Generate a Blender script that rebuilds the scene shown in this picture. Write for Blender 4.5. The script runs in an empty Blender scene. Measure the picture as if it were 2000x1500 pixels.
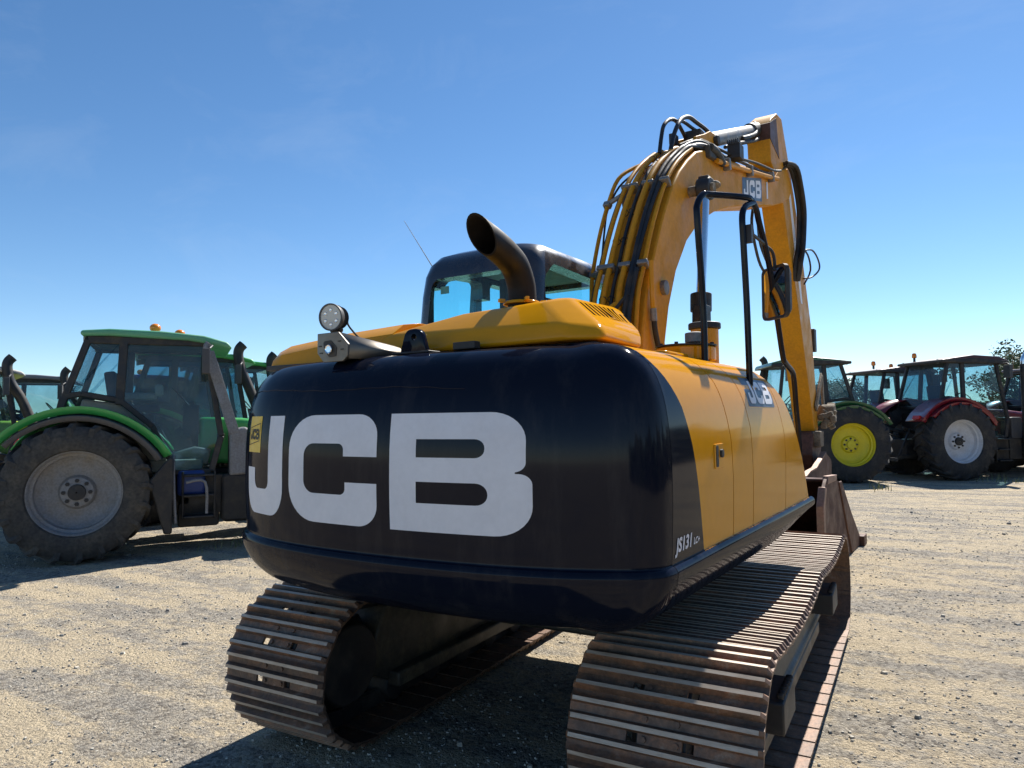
import bpy, bmesh, math, random
from mathutils import Vector, Matrix, Quaternion, noise
from mathutils.bvhtree import BVHTree
R = math.radians
sc = bpy.context.scene
col = sc.collection
random.seed(7)

# ------------------------------------------------------------------ camera
CP = Vector((1.775, -4.313, 1.662)); YAW, PITCH, ROLL, FPX = -0.513, 0.047, -0.013, 1392.4
cam_d = bpy.data.cameras.new('camera'); cam = bpy.data.objects.new('camera', cam_d); col.objects.link(cam)
fw = Vector((math.sin(YAW)*math.cos(PITCH), math.cos(YAW)*math.cos(PITCH), math.sin(PITCH)))
rt = Vector((math.cos(YAW), -math.sin(YAW), 0)); up = rt.cross(fw)
r2 = rt*math.cos(ROLL)+up*math.sin(ROLL); u2 = -rt*math.sin(ROLL)+up*math.cos(ROLL)
cam.matrix_world = Matrix(((r2.x, u2.x, -fw.x, CP.x), (r2.y, u2.y, -fw.y, CP.y), (r2.z, u2.z, -fw.z, CP.z), (0, 0, 0, 1)))
cam_d.sensor_fit = 'HORIZONTAL'; cam_d.sensor_width = 36; cam_d.lens = FPX/2000*36
cam_d.clip_start = 0.05; cam_d.clip_end = 5000
cam_d.dof.use_dof = False
sc.camera = cam

# ------------------------------------------------------------------ sky + sun
SUN_EL, SUN_AZ = R(47), R(5)          # azimuth measured from +Y towards +X
w = bpy.data.worlds.new('World'); sc.world = w; w.use_nodes = True
nt = w.node_tree; bg = nt.nodes['Background']
sky = nt.nodes.new('ShaderNodeTexSky'); sky.sky_type = 'NISHITA'; sky.sun_disc = False
sky.sun_elevation = SUN_EL; sky.sun_rotation = SUN_AZ
sky.altitude = 0; sky.air_density = 0.78; sky.dust_density = 0.05; sky.ozone_density = 2.0
hs = nt.nodes.new('ShaderNodeHueSaturation'); hs.inputs['Saturation'].default_value = 1.18; hs.inputs['Hue'].default_value = 0.498
nt.links.new(sky.outputs[0], hs.inputs['Color'])
# a few faint high wisps of cloud, by direction
tcw = nt.nodes.new('ShaderNodeTexCoord'); mpw = nt.nodes.new('ShaderNodeMapping'); mpw.inputs['Scale'].default_value = (2.0, 3.5, 6.0); mpw.inputs['Rotation'].default_value = (0.3, 0.2, 0.5)
nw = nt.nodes.new('ShaderNodeTexNoise'); nw.inputs['Scale'].default_value = 1.6; nw.inputs['Detail'].default_value = 8; nw.inputs['Roughness'].default_value = 0.62; nw.inputs['Distortion'].default_value = 0.6
rw = nt.nodes.new('ShaderNodeMapRange'); rw.inputs[1].default_value = 0.52; rw.inputs[2].default_value = 0.85; rw.inputs[4].default_value = 0.10
mw_ = nt.nodes.new('ShaderNodeMix'); mw_.data_type = 'RGBA'; mw_.inputs[7].default_value = (5.5, 6.0, 6.6, 1)
nt.links.new(tcw.outputs['Generated'], mpw.inputs[0]); nt.links.new(mpw.outputs[0], nw.inputs['Vector']); nt.links.new(nw.outputs[0], rw.inputs[0]); nt.links.new(rw.outputs[0], mw_.inputs[0])
nt.links.new(hs.outputs[0], mw_.inputs[6]); nt.links.new(mw_.outputs[2], bg.inputs[0]); bg.inputs[1].default_value = 0.078
sd = bpy.data.lights.new('sun', 'SUN'); sd.energy = 4.6; sd.angle = R(0.53); sd.color = (1.0, 0.955, 0.88)
so = bpy.data.objects.new('sun', sd); col.objects.link(so); so.location = (0, 0, 20)
sdir = Vector((math.sin(SUN_AZ)*math.cos(SUN_EL), math.cos(SUN_AZ)*math.cos(SUN_EL), math.sin(SUN_EL)))
so.rotation_euler = sdir.to_track_quat('Z', 'Y').to_euler()
sc.view_settings.view_transform = 'Standard'; sc.view_settings.look = 'None'
sc.view_settings.exposure = 0.95; sc.view_settings.gamma = 1.0

# ------------------------------------------------------------------ materials
def newmat(name):
    m = bpy.data.materials.new(name); m.use_nodes = True
    n = m.node_tree.nodes; return m, m.node_tree, n['Principled BSDF']
def N(t, kind, **kw):
    n = t.nodes.new(kind)
    for k, v in kw.items():
        if k in n.inputs.keys(): n.inputs[k].default_value = v
        else: setattr(n, k, v)
    return n
def coords(t, scale=(1, 1, 1)):
    tc = N(t, 'ShaderNodeTexCoord'); mp = N(t, 'ShaderNodeMapping'); mp.inputs['Scale'].default_value = scale
    t.links.new(tc.outputs['Object'], mp.inputs[0]); return mp.outputs[0]
def ramp(t, src, stops):
    r = N(t, 'ShaderNodeValToRGB'); el = r.color_ramp.elements
    while len(el) < len(stops): el.new(0.5)
    for e, (p, c) in zip(el, stops): e.position = p; e.color = (*c, 1) if len(c) == 3 else c
    t.links.new(src, r.inputs[0]); return r.outputs[0]
def paint(name, c, rough=0.35, metal=0.0, dirt=0.12, dirtc=(0.30, 0.24, 0.16), scale=6, coat=0.0, bump=0.0, spec=0.5, drx=0.75):
    m, t, b = newmat(name); L = t.links.new
    co = coords(t)
    n1 = N(t, 'ShaderNodeTexNoise', Scale=scale, Detail=6.0, Roughness=0.65); L(co, n1.inputs['Vector'])
    n2 = N(t, 'ShaderNodeTexNoise', Scale=scale*7, Detail=4.0); L(co, n2.inputs['Vector'])
    f = ramp(t, n1.outputs[0], [(0.45, (0, 0, 0)), (0.8, (1, 1, 1))])
    mu = N(t, 'ShaderNodeMath', operation='MULTIPLY'); L(f, mu.inputs[0]); mu.inputs[1].default_value = dirt*2
    mx = N(t, 'ShaderNodeMix', data_type='RGBA'); L(mu.outputs[0], mx.inputs[0])
    mx.inputs[6].default_value = (*c, 1); mx.inputs[7].default_value = (*dirtc, 1)
    vr = N(t, 'ShaderNodeMix', data_type='RGBA', blend_type='MULTIPLY'); vr.inputs[0].default_value = 1.0
    g = ramp(t, n2.outputs[0], [(0.3, (1-dirt, 1-dirt, 1-dirt)), (0.7, (1, 1, 1))])
    L(mx.outputs[2], vr.inputs[6]); L(g, vr.inputs[7]); L(vr.outputs[2], b.inputs['Base Color'])
    ra = N(t, 'ShaderNodeMapRange'); L(n1.outputs[0], ra.inputs[0]); ra.inputs[1].default_value = 0.3; ra.inputs[2].default_value = 0.75
    ra.inputs[3].default_value = rough*0.85; ra.inputs[4].default_value = min(1, rough*(1+drx)); L(ra.outputs[0], b.inputs['Roughness'])
    b.inputs['Metallic'].default_value = metal; b.inputs['Coat Weight'].default_value = coat; b.inputs['Coat Roughness'].default_value = 0.09
    b.inputs['Specular IOR Level'].default_value = spec
    if bump:
        bp = N(t, 'ShaderNodeBump'); bp.inputs['Strength'].default_value = bump; bp.inputs['Distance'].default_value = 0.004
        L(n2.outputs[0], bp.inputs['Height']); L(bp.outputs[0], b.inputs['Normal'])
    return m
M = {}
M['yellow'] = paint('yellow_paint', (0.62, 0.27, 0.008), 0.25, dirt=0.05, coat=0.42, scale=3, drx=0.3, spec=0.0)
M['yellow_worn'] = paint('worn_yellow_paint', (0.62, 0.265, 0.012), 0.42, spec=0.15, dirt=0.16, dirtc=(0.33, 0.17, 0.06), scale=5)
M['yellow_arm'] = paint('stick_yellow_paint', (0.64, 0.275, 0.012), 0.4, spec=0.2, dirt=0.2, dirtc=(0.28, 0.12, 0.03), scale=6)
M['black'] = paint('gloss_black_paint', (0.005, 0.007, 0.016), 0.3, dirt=0.02, dirtc=(0.05, 0.05, 0.05), scale=2.2, coat=0.34, drx=0.7, spec=0.0)
def scuffs(m):
    # fine dust film and hairline rubbing marks in the paint
    t = m.node_tree; b = t.nodes['Principled BSDF']; L = t.links.new
    src = b.inputs['Base Color'].links[0].from_socket
    n1 = N(t, 'ShaderNodeTexNoise', Scale=3.0, Detail=9.0, Roughness=0.75); L(coords(t, (3, 3, 0.5)), n1.inputs['Vector'])
    n2 = N(t, 'ShaderNodeTexNoise', Scale=14.0, Detail=8.0, Roughness=0.8); L(coords(t, (0.4, 0.4, 14)), n2.inputs['Vector'])
    f1 = ramp(t, n1.outputs[0], [(0.50, (0, 0, 0)), (0.85, (0.05, 0.05, 0.05))]); f2 = ramp(t, n2.outputs[0], [(0.66, (0, 0, 0)), (0.74, (0.05, 0.05, 0.05))])
    a = N(t, 'ShaderNodeMath', operation='ADD'); L(f1, a.inputs[0]); L(f2, a.inputs[1])
    x = N(t, 'ShaderNodeMix', data_type='RGBA'); L(a.outputs[0], x.inputs[0]); L(src, x.inputs[6]); x.inputs[7].default_value = (0.42, 0.38, 0.32, 1); L(x.outputs[2], b.inputs['Base Color'])
scuffs(M['black'])
M['cabpaint'] = paint('cab_black_paint', (0.012, 0.015, 0.026), 0.22, dirt=0.06, coat=0.5)
M['dark'] = paint('dark_metal', (0.018, 0.018, 0.02), 0.5, dirt=0.15)
M['rubber'] = paint('hose_rubber', (0.012, 0.012, 0.014), 0.5, dirt=0.12)
M['plastic'] = paint('grey_plastic', (0.06, 0.06, 0.065), 0.5, dirt=0.1)
M['greymet'] = paint('galvanised_metal', (0.26, 0.25, 0.24), 0.5, metal=0.5, dirt=0.3, dirtc=(0.12, 0.09, 0.06))
M['chrome'] = paint('polished_rod', (0.75, 0.76, 0.78), 0.18, metal=1.0, dirt=0.08)
M['steel'] = paint('brushed_steel', (0.20, 0.18, 0.155), 0.36, metal=0.8, dirt=0.1)
M['white'] = paint('white_vinyl', (0.70, 0.70, 0.74), 0.45, dirt=0.05)
M['badge'] = paint('yellow_vinyl', (0.75, 0.50, 0.05), 0.4, dirt=0.05)
M['slate'] = paint('slate_vinyl', (0.05, 0.085, 0.13), 0.4, dirt=0.1)
M['frame'] = paint('undercarriage_paint', (0.055, 0.052, 0.042), 0.42, dirt=0.45, dirtc=(0.24, 0.19, 0.11))
M['mud'] = paint('dried_mud', (0.24, 0.19, 0.13), 0.9, dirt=0.5, dirtc=(0.10, 0.07, 0.045), bump=1.0, scale=9)
M['bucket'] = paint('worn_bucket_steel', (0.13, 0.058, 0.038), 0.5, metal=0.1, spec=0.3, dirt=0.45, dirtc=(0.075, 0.042, 0.032), scale=4)
M['bucketedge'] = paint('scuffed_edge_steel', (0.30, 0.17, 0.12), 0.45, metal=0.3, dirt=0.3)
M['lens'] = paint('lamp_lens', (0.55, 0.54, 0.50), 0.25, dirt=0.05)
M['silver'] = paint('silver_paint', (0.22, 0.22, 0.23), 0.45, dirt=0.35, dirtc=(0.20, 0.17, 0.13))
M['whiterim'] = paint('white_rim_paint', (0.62, 0.63, 0.66), 0.4, dirt=0.18)
M['yellowrim'] = paint('yellow_rim_paint', (0.72, 0.60, 0.015), 0.4, dirt=0.12)
M['greyrim'] = paint('grey_rim_paint', (0.27, 0.27, 0.275), 0.5, dirt=0.3)
M['tyre'] = paint('tyre_rubber', (0.022, 0.022, 0.024), 0.75, dirt=0.4, dirtc=(0.13, 0.11, 0.085), scale=4)
M['tyre2'] = paint('dusty_tyre_rubber', (0.045, 0.044, 0.042), 0.8, dirt=0.45, dirtc=(0.15, 0.13, 0.10), scale=4)
M['green'] = paint('green_paint', (0.045, 0.36, 0.075), 0.3, dirt=0.06, coat=0.3)
M['greenroof'] = paint('faded_green_roof', (0.10, 0.34, 0.19), 0.4, dirt=0.08)
M['jgreen'] = paint('dark_green_paint', (0.02, 0.10, 0.035), 0.3, dirt=0.06, coat=0.3)
M['lime'] = paint('lime_paint', (0.50, 0.62, 0.06), 0.35, dirt=0.06)
M['red'] = paint('red_paint', (0.19, 0.008, 0.020), 0.28, dirt=0.07, coat=0.35)
M['redroof'] = paint('dark_red_roof', (0.05, 0.006, 0.010), 0.35, dirt=0.1)
M['blue'] = paint('blue_paint', (0.015, 0.045, 0.20), 0.35, dirt=0.06)
M['cream'] = paint('cream_roof', (0.50, 0.47, 0.43), 0.45, dirt=0.12)
M['greyroof'] = paint('grey_roof', (0.20, 0.20, 0.22), 0.5, dirt=0.1)
M['seat'] = paint('seat_fabric', (0.03, 0.033, 0.045), 0.85, dirt=0.1)
M['trim'] = paint('beige_trim', (0.32, 0.30, 0.24), 0.6, dirt=0.15)
M['bark'] = paint('bark', (0.10, 0.075, 0.05), 0.9, dirt=0.3, bump=0.6)
def amber(name, c):
    m, t, b = newmat(name); b.inputs['Base Color'].default_value = (*c, 1); b.inputs['Roughness'].default_value = 0.25
    b.inputs['Transmission Weight'].default_value = 0.25; b.inputs['Subsurface Weight'].default_value = 0.3
    b.inputs['Subsurface Radius'].default_value = (0.05, 0.02, 0.01); return m
M['amber'] = amber('amber_plastic', (0.9, 0.28, 0.02)); M['redlens'] = amber('red_lens', (0.7, 0.03, 0.02))
def glass(name, tint, fac=0.08, dust=0.03):
    m, t, b = newmat(name); L = t.links.new; t.nodes.remove(b); out = [n for n in t.nodes if n.type == 'OUTPUT_MATERIAL'][0]
    tr = N(t, 'ShaderNodeBsdfTransparent'); tr.inputs[0].default_value = (*tint, 1)
    gl = N(t, 'ShaderNodeBsdfGlossy'); gl.inputs['Roughness'].default_value = 0.03
    fr = N(t, 'ShaderNodeFresnel'); fr.inputs[0].default_value = 1.45
    ad = N(t, 'ShaderNodeMath', operation='ADD'); ad.inputs[1].default_value = fac; L(fr.outputs[0], ad.inputs[0])
    ge = N(t, 'ShaderNodeNewGeometry'); iv = N(t, 'ShaderNodeMath', operation='SUBTRACT'); iv.inputs[0].default_value = 1.0; L(ge.outputs['Backfacing'], iv.inputs[1])
    mu = N(t, 'ShaderNodeMath', operation='MULTIPLY'); L(ad.outputs[0], mu.inputs[0]); L(iv.outputs[0], mu.inputs[1])
    mx = N(t, 'ShaderNodeMixShader'); L(mu.outputs[0], mx.inputs[0]); L(tr.outputs[0], mx.inputs[1]); L(gl.outputs[0], mx.inputs[2])
    df = N(t, 'ShaderNodeBsdfDiffuse'); df.inputs[0].default_value = (0.42, 0.38, 0.30, 1)
    n1 = N(t, 'ShaderNodeTexNoise', Scale=4.0, Detail=8.0, Roughness=0.75); L(coords(t), n1.inputs['Vector'])
    fd = N(t, 'ShaderNodeMapRange'); L(n1.outputs[0], fd.inputs[0]); fd.inputs[1].default_value = 0.35; fd.inputs[2].default_value = 0.8; fd.inputs[3].default_value = 0.0; fd.inputs[4].default_value = dust
    m2 = N(t, 'ShaderNodeMixShader'); L(fd.outputs[0], m2.inputs[0]); L(mx.outputs[0], m2.inputs[1]); L(df.outputs[0], m2.inputs[2])
    L(m2.outputs[0], out.inputs[0]); return m
M['glass'] = glass('tinted_glass', (0.72, 0.95, 0.97), 0.0); M['glass2'] = glass('tractor_glass', (0.70, 0.83, 0.88), 0.02, 0.12)
M['mirror'] = newmat('mirror_glass')[0]; _b = M['mirror'].node_tree.nodes['Principled BSDF']
_b.inputs['Metallic'].default_value = 1; _b.inputs['Roughness'].default_value = 0.02; _b.inputs['Base Color'].default_value = (0.8, 0.8, 0.8, 1)

def track_mat():
    m, t, b = newmat('rusty_track_steel'); L = t.links.new; co = coords(t)
    n1 = N(t, 'ShaderNodeTexNoise', Scale=7.0, Detail=8.0, Roughness=0.7); L(co, n1.inputs['Vector'])
    n2 = N(t, 'ShaderNodeTexNoise', Scale=60.0, Detail=5.0, Roughness=0.7); L(co, n2.inputs['Vector'])
    oi = N(t, 'ShaderNodeObjectInfo')
    c1 = ramp(t, n1.outputs[0], [(0.3, (0.10, 0.068, 0.052)), (0.48, (0.18, 0.115, 0.08)), (0.60, (0.26, 0.135, 0.075)), (0.76, (0.34, 0.29, 0.23))])
    c2 = ramp(t, n2.outputs[0], [(0.3, (0.55, 0.55, 0.55)), (0.7, (1.15, 1.15, 1.15))])
    mx = N(t, 'ShaderNodeMix', data_type='RGBA', blend_type='MULTIPLY'); mx.inputs[0].default_value = 1
    L(c1, mx.inputs[6]); L(c2, mx.inputs[7])
    c3 = ramp(t, oi.outputs['Random'], [(0, (0.8, 0.8, 0.82)), (1, (1.2, 1.12, 1.05))])
    m2 = N(t, 'ShaderNodeMix', data_type='RGBA', blend_type='MULTIPLY'); m2.inputs[0].default_value = 1
    L(mx.outputs[2], m2.inputs[6]); L(c3, m2.inputs[7]); L(m2.outputs[2], b.inputs['Base Color'])
    b.inputs['Roughness'].default_value = 0.55; b.inputs['Metallic'].default_value = 0.25
    bp = N(t, 'ShaderNodeBump'); bp.inputs['Strength'].default_value = 0.5; bp.inputs['Distance'].default_value = 0.003
    L(n2.outputs[0], bp.inputs['Height']); L(bp.outputs[0], b.inputs['Normal'])
    return m
M['track'] = track_mat()

def grouser_mat():
    m, t, b = newmat('scuffed_grouser_steel'); L = t.links.new; co = coords(t, (1, 6, 6))
    n1 = N(t, 'ShaderNodeTexNoise', Scale=9.0, Detail=6.0, Roughness=0.7); L(co, n1.inputs['Vector'])
    c = ramp(t, n1.outputs[0], [(0.3, (0.32, 0.25, 0.19)), (0.5, (0.44, 0.36, 0.28)), (0.7, (0.55, 0.48, 0.40))])
    L(c, b.inputs['Base Color']); b.inputs['Roughness'].default_value = 0.5; b.inputs['Metallic'].default_value = 0.15
    return m
M['grouser'] = grouser_mat()

def ground_mat():
    m, t, b = newmat('sandy_gravel'); L = t.links.new; co = coords(t)
    def nzn(scale, det, rough, vec): n = N(t, 'ShaderNodeTexNoise', Scale=scale, Detail=det, Roughness=rough); L(vec, n.inputs['Vector']); return n.outputs[0]
    def math_(op, a, b_, c=None):
        n = N(t, 'ShaderNodeMath', operation=op)
        for i, q in enumerate((a, b_, c)):
            if q is None: continue
            if isinstance(q, (int, float)): n.inputs[i].default_value = q
            else: L(q, n.inputs[i])
        return n.outputs[0]
    mp = N(t, 'ShaderNodeMapping'); mp.inputs['Rotation'].default_value = (0, 0, R(-30)); mp.inputs['Scale'].default_value = (0.6, 2.6, 1); L(co, mp.inputs[0])
    big = nzn(0.8, 10.0, 0.72, mp.outputs[0]); mid = nzn(5.0, 8.0, 0.8, co); fine = nzn(85.0, 6.0, 0.8, co)
    vo = N(t, 'ShaderNodeTexVoronoi', Scale=42.0); L(co, vo.inputs['Vector']); vo2 = N(t, 'ShaderNodeTexVoronoi', Scale=110.0); L(co, vo2.inputs['Vector'])
    vs = N(t, 'ShaderNodeTexVoronoi', Scale=24.0); L(co, vs.inputs['Vector'])
    ad = math_('ADD', big, math_('MULTIPLY', mid, 0.55))
    base = ramp(t, ad, [(0.66, (0.55, 0.455, 0.315)), (0.75, (0.52, 0.435, 0.31)), (0.81, (0.38, 0.34, 0.28)), (0.93, (0.29, 0.27, 0.24))])
    st = ramp(t, vo.outputs['Color'], [(0.1, (0.45, 0.43, 0.42)), (0.45, (0.95, 0.94, 0.92)), (0.9, (1.35, 1.33, 1.3))])
    m1 = N(t, 'ShaderNodeMix', data_type='RGBA', blend_type='MULTIPLY'); L(base, m1.inputs[6]); L(st, m1.inputs[7])
    L(ramp(t, ad, [(0.70, (0.22,)*3), (0.86, (0.95,)*3)]), m1.inputs[0])
    f2 = ramp(t, fine, [(0.36, (0.55, 0.53, 0.52)), (0.5, (0.98, 0.98, 0.98)), (0.68, (1.12, 1.12, 1.12))])
    m2 = N(t, 'ShaderNodeMix', data_type='RGBA', blend_type='MULTIPLY'); m2.inputs[0].default_value = 1; L(m1.outputs[2], m2.inputs[6]); L(f2, m2.inputs[7])
    # scattered darker and paler pebbles pressed into the surface
    near = math_('LESS_THAN', vs.outputs['Distance'], 0.22); sep = N(t, 'ShaderNodeSeparateColor'); L(vs.outputs['Color'], sep.inputs[0])
    pick = math_('LESS_THAN', sep.outputs[0], 0.22); msk = math_('MULTIPLY', near, pick)
    pc = ramp(t, sep.outputs[1], [(0.0, (0.13, 0.12, 0.11)), (0.5, (0.30, 0.26, 0.21)), (1.0, (0.58, 0.54, 0.46))])
    m3 = N(t, 'ShaderNodeMix', data_type='RGBA'); L(msk, m3.inputs[0]); L(m2.outputs[2], m3.inputs[6]); L(pc, m3.inputs[7])
    L(m3.outputs[2], b.inputs['Base Color']); b.inputs['Roughness'].default_value = 0.95; b.inputs['Specular IOR Level'].default_value = 0.15
    h = math_('MULTIPLY_ADD', vo.outputs['Distance'], -0.9, fine); h = math_('MULTIPLY_ADD', vo2.outputs['Distance'], -0.5, h); h = math_('MULTIPLY_ADD', mid, 2.5, h); h = math_('MULTIPLY_ADD', msk, 0.5, h)
    bp = N(t, 'ShaderNodeBump'); bp.inputs['Strength'].default_value = 0.9; bp.inputs['Distance'].default_value = 0.018
    L(h, bp.inputs['Height']); L(bp.outputs[0], b.inputs['Normal']); return m
M['ground'] = ground_mat()
def stone_mat():
    m, t, b = newmat('pebble_stone'); L = t.links.new
    g = N(t, 'ShaderNodeNewGeometry'); c = ramp(t, g.outputs['Random Per Island'], [(0, (0.16, 0.15, 0.14)), (0.4, (0.30, 0.28, 0.24)), (0.75, (0.44, 0.40, 0.33)), (1, (0.60, 0.56, 0.48))])
    L(c, b.inputs['Base Color']); b.inputs['Roughness'].default_value = 0.9; return m
M['stone'] = stone_mat()
def leaf_mat(name, a, c_):
    m, t, b = newmat(name); L = t.links.new
    g = N(t, 'ShaderNodeNewGeometry'); c = ramp(t, g.outputs['Random Per Island'], [(0, a), (1, c_)])
    L(c, b.inputs['Base Color']); b.inputs['Roughness'].default_value = 0.6; return m
M['leaf'] = leaf_mat('leaves', (0.035, 0.06, 0.02), (0.10, 0.14, 0.05)); M['weed'] = leaf_mat('weed_blades', (0.09, 0.13, 0.04), (0.22, 0.22, 0.09))

# ------------------------------------------------------------------ mesh helper
class MB:
    def __init__(s): s.v = []; s.f = []; s.mi = []; s.m = 0
    def add(s, vs, fs):
        o = len(s.v); s.v += [tuple(v) for v in vs]
        for f in fs: s.f.append([i+o for i in f]); s.mi.append(s.m)
        return s
    def box(s, c, d, rot=None):
        hx, hy, hz = d[0]/2, d[1]/2, d[2]/2
        q = [Vector((x, y, z)) for x in (-hx, hx) for y in (-hy, hy) for z in (-hz, hz)]
        if rot is not None: q = [rot @ p for p in q]
        q = [p+Vector(c) for p in q]
        return s.add(q, [(0, 1, 3, 2), (4, 6, 7, 5), (0, 4, 5, 1), (2, 3, 7, 6), (0, 2, 6, 4), (1, 5, 7, 3)])
    def bar(s, p, q, a, b, side=(1, 0, 0)):
        p, q = Vector(p), Vector(q); d = (q-p).normalized(); sx = Vector(side); sx = (sx-d*sx.dot(d)).normalized(); sy = d.cross(sx)
        vs = [e+sx*a/2*i+sy*b/2*j for e in (p, q) for i, j in ((-1, -1), (1, -1), (1, 1), (-1, 1))]
        return s.add(vs, [(0, 3, 2, 1), (4, 5, 6, 7), (0, 1, 5, 4), (1, 2, 6, 5), (2, 3, 7, 6), (3, 0, 4, 7)])
    def prism(s, poly, axis, a, b):
        # poly: 2d list; axis 0: (y,z) extruded along x; 1: (x,z) along y; 2: (x,y) along z
        def P(p, t): return {0: (t, p[0], p[1]), 1: (p[0], t, p[1]), 2: (p[0], p[1], t)}[axis]
        n = len(poly); vs = [P(p, a) for p in poly]+[P(p, b) for p in poly]
        ar = sum(poly[i][0]*poly[(i+1) % n][1]-poly[(i+1) % n][0]*poly[i][1] for i in range(n))
        fl = (ar > 0) ^ (b < a) ^ (axis == 1)
        fs = [[i, (i+1) % n, n+(i+1) % n, n+i] for i in range(n)]+[list(range(n))[::-1], list(range(n, 2*n))]
        if not fl: fs = [f[::-1] for f in fs]
        return s.add(vs, fs)
    def hexa(s, bot, top):
        return s.add(list(bot)+list(top), [(0, 3, 2, 1), (4, 5, 6, 7), (0, 1, 5, 4), (1, 2, 6, 5), (2, 3, 7, 6), (3, 0, 4, 7)])
    def lathe(s, prof, c=(0, 0, 0), axis='X', n=40, closed=False, cap=True):
        # prof: list of (r, t) along axis
        vs = []; c = Vector(c)
        for r, t in prof:
            for k in range(n):
                a = 2*math.pi*k/n; x, y = r*math.cos(a), r*math.sin(a)
                vs.append(c+Vector({'X': (t, x, y), 'Y': (y, t, x), 'Z': (x, y, t)}[axis]))
        m = len(prof); fs = []
        for i in range(m if closed else m-1):
            j = (i+1) % m
            for k in range(n): fs.append((i*n+k, i*n+(k+1) % n, j*n+(k+1) % n, j*n+k))
        if not closed and cap: fs.append(tuple(range(n))[::-1]); fs.append(tuple(range((m-1)*n, m*n)))
        return s.add(vs, fs)
    def cyl(s, p, q, r, n=20, r1=None):
        return s.tube([p, q], r, n, smooth=0, r1=r1)
    def tube(s, pts, r, n=10, smooth=4, r1=None, hollow=0, endplane=None):
        P = [Vector(p) for p in pts]
        if smooth and len(P) > 2:
            Q = []
            for i in range(len(P)-1):
                a, b, c, d = P[max(i-1, 0)], P[i], P[i+1], P[min(i+2, len(P)-1)]
                for k in range(smooth):
                    t = k/smooth
                    Q.append(0.5*((2*b)+(c-a)*t+(2*a-5*b+4*c-d)*t*t+(3*b-a-3*c+d)*t**3))
            P = Q+[P[-1]]
        m = len(P); T = [(P[min(i+1, m-1)]-P[max(i-1, 0)]).normalized() for i in range(m)]
        u = T[0].orthogonal().normalized(); vs = []
        for i in range(m):
            if i: u = T[i-1].rotation_difference(T[i]) @ u
            u = (u-T[i]*u.dot(T[i])).normalized(); v = T[i].cross(u)
            rr = r if r1 is None else r+(r1-r)*i/(m-1)
            for k in range(n):
                a = 2*math.pi*k/n; vs.append(P[i]+(u*math.cos(a)+v*math.sin(a))*rr)
        fs = [(i*n+k, i*n+(k+1) % n, (i+1)*n+(k+1) % n, (i+1)*n+k) for i in range(m-1) for k in range(n)]
        fs.append(tuple(range(n))[::-1]); fs.append(tuple(range((m-1)*n, m*n)))
        return s.add(vs, fs)
    def ball(s, c, r, n=14, m=8, sc_=(1, 1, 1)):
        vs = []; c = Vector(c)
        for i in range(m+1):
            th = math.pi*i/m
            for k in range(n):
                a = 2*math.pi*k/n; vs.append(c+Vector((r*sc_[0]*math.sin(th)*math.cos(a), r*sc_[1]*math.sin(th)*math.sin(a), r*sc_[2]*math.cos(th))))
        return s.add(vs, [(i*n+k, (i+1)*n+k, (i+1)*n+(k+1) % n, i*n+(k+1) % n) for i in range(m) for k in range(n)])
    def quadpane(s, pts, th=0.006):
        P = [Vector(p) for p in pts]; nrm = (P[1]-P[0]).cross(P[2]-P[0]).normalized()*th; n = len(P)
        return s.add(P+[p+nrm for p in P], [list(range(n))[::-1], list(range(n, 2*n))]+[[i, (i+1) % n, n+(i+1) % n, n+i] for i in range(n)])
    def mesh(s, name):
        me = bpy.data.meshes.new(name); me.from_pydata(s.v, [], s.f); me.update(); return me
    def build(s, name, mat, parent=None, bevel=0, seg=2, angle=35, kind=None, rotz=None, merge=True):
        me = s.mesh(name)
        bm = bmesh.new(); bm.from_mesh(me)
        for f, i in zip(bm.faces, s.mi): f.material_index = i
        if merge: bmesh.ops.remove_doubles(bm, verts=bm.verts, dist=1e-5)
        bmesh.ops.dissolve_degenerate(bm, edges=bm.edges, dist=1e-6)
        bmesh.ops.recalc_face_normals(bm, faces=bm.faces); bm.to_mesh(me); bm.free()
        return link(name, me, mat, parent, bevel, seg, angle, kind, rotz)
def link(name, me, mat, parent=None, bevel=0, seg=2, angle=35, kind=None, rotz=None):
    for mm in (mat if isinstance(mat, (list, tuple)) else [mat]): me.materials.append(M[mm] if isinstance(mm, str) else mm)
    me.polygons.foreach_set('use_smooth', [True]*len(me.polygons)); me.set_sharp_from_angle(angle=R(angle))
    o = bpy.data.objects.new(name, me); col.objects.link(o)
    if parent: o.parent = parent
    if rotz is not None: o.rotation_euler = (0, 0, rotz)
    if bevel:
        b = o.modifiers.new('bevel', 'BEVEL'); b.width = bevel; b.segments = seg; b.limit_method = 'ANGLE'; b.angle_limit = R(angle); b.harden_normals = False
    if kind: o['kind'] = kind
    return o
def thing(name, label, cat, loc=(0, 0, 0), rotz=0, group=None):
    o = bpy.data.objects.new(name, None); col.objects.link(o); o.location = loc; o.rotation_euler = (0, 0, rotz)
    o.empty_display_size = 0.3; o['label'] = label; o['category'] = cat
    if group: o['group'] = group
    return o
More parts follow.
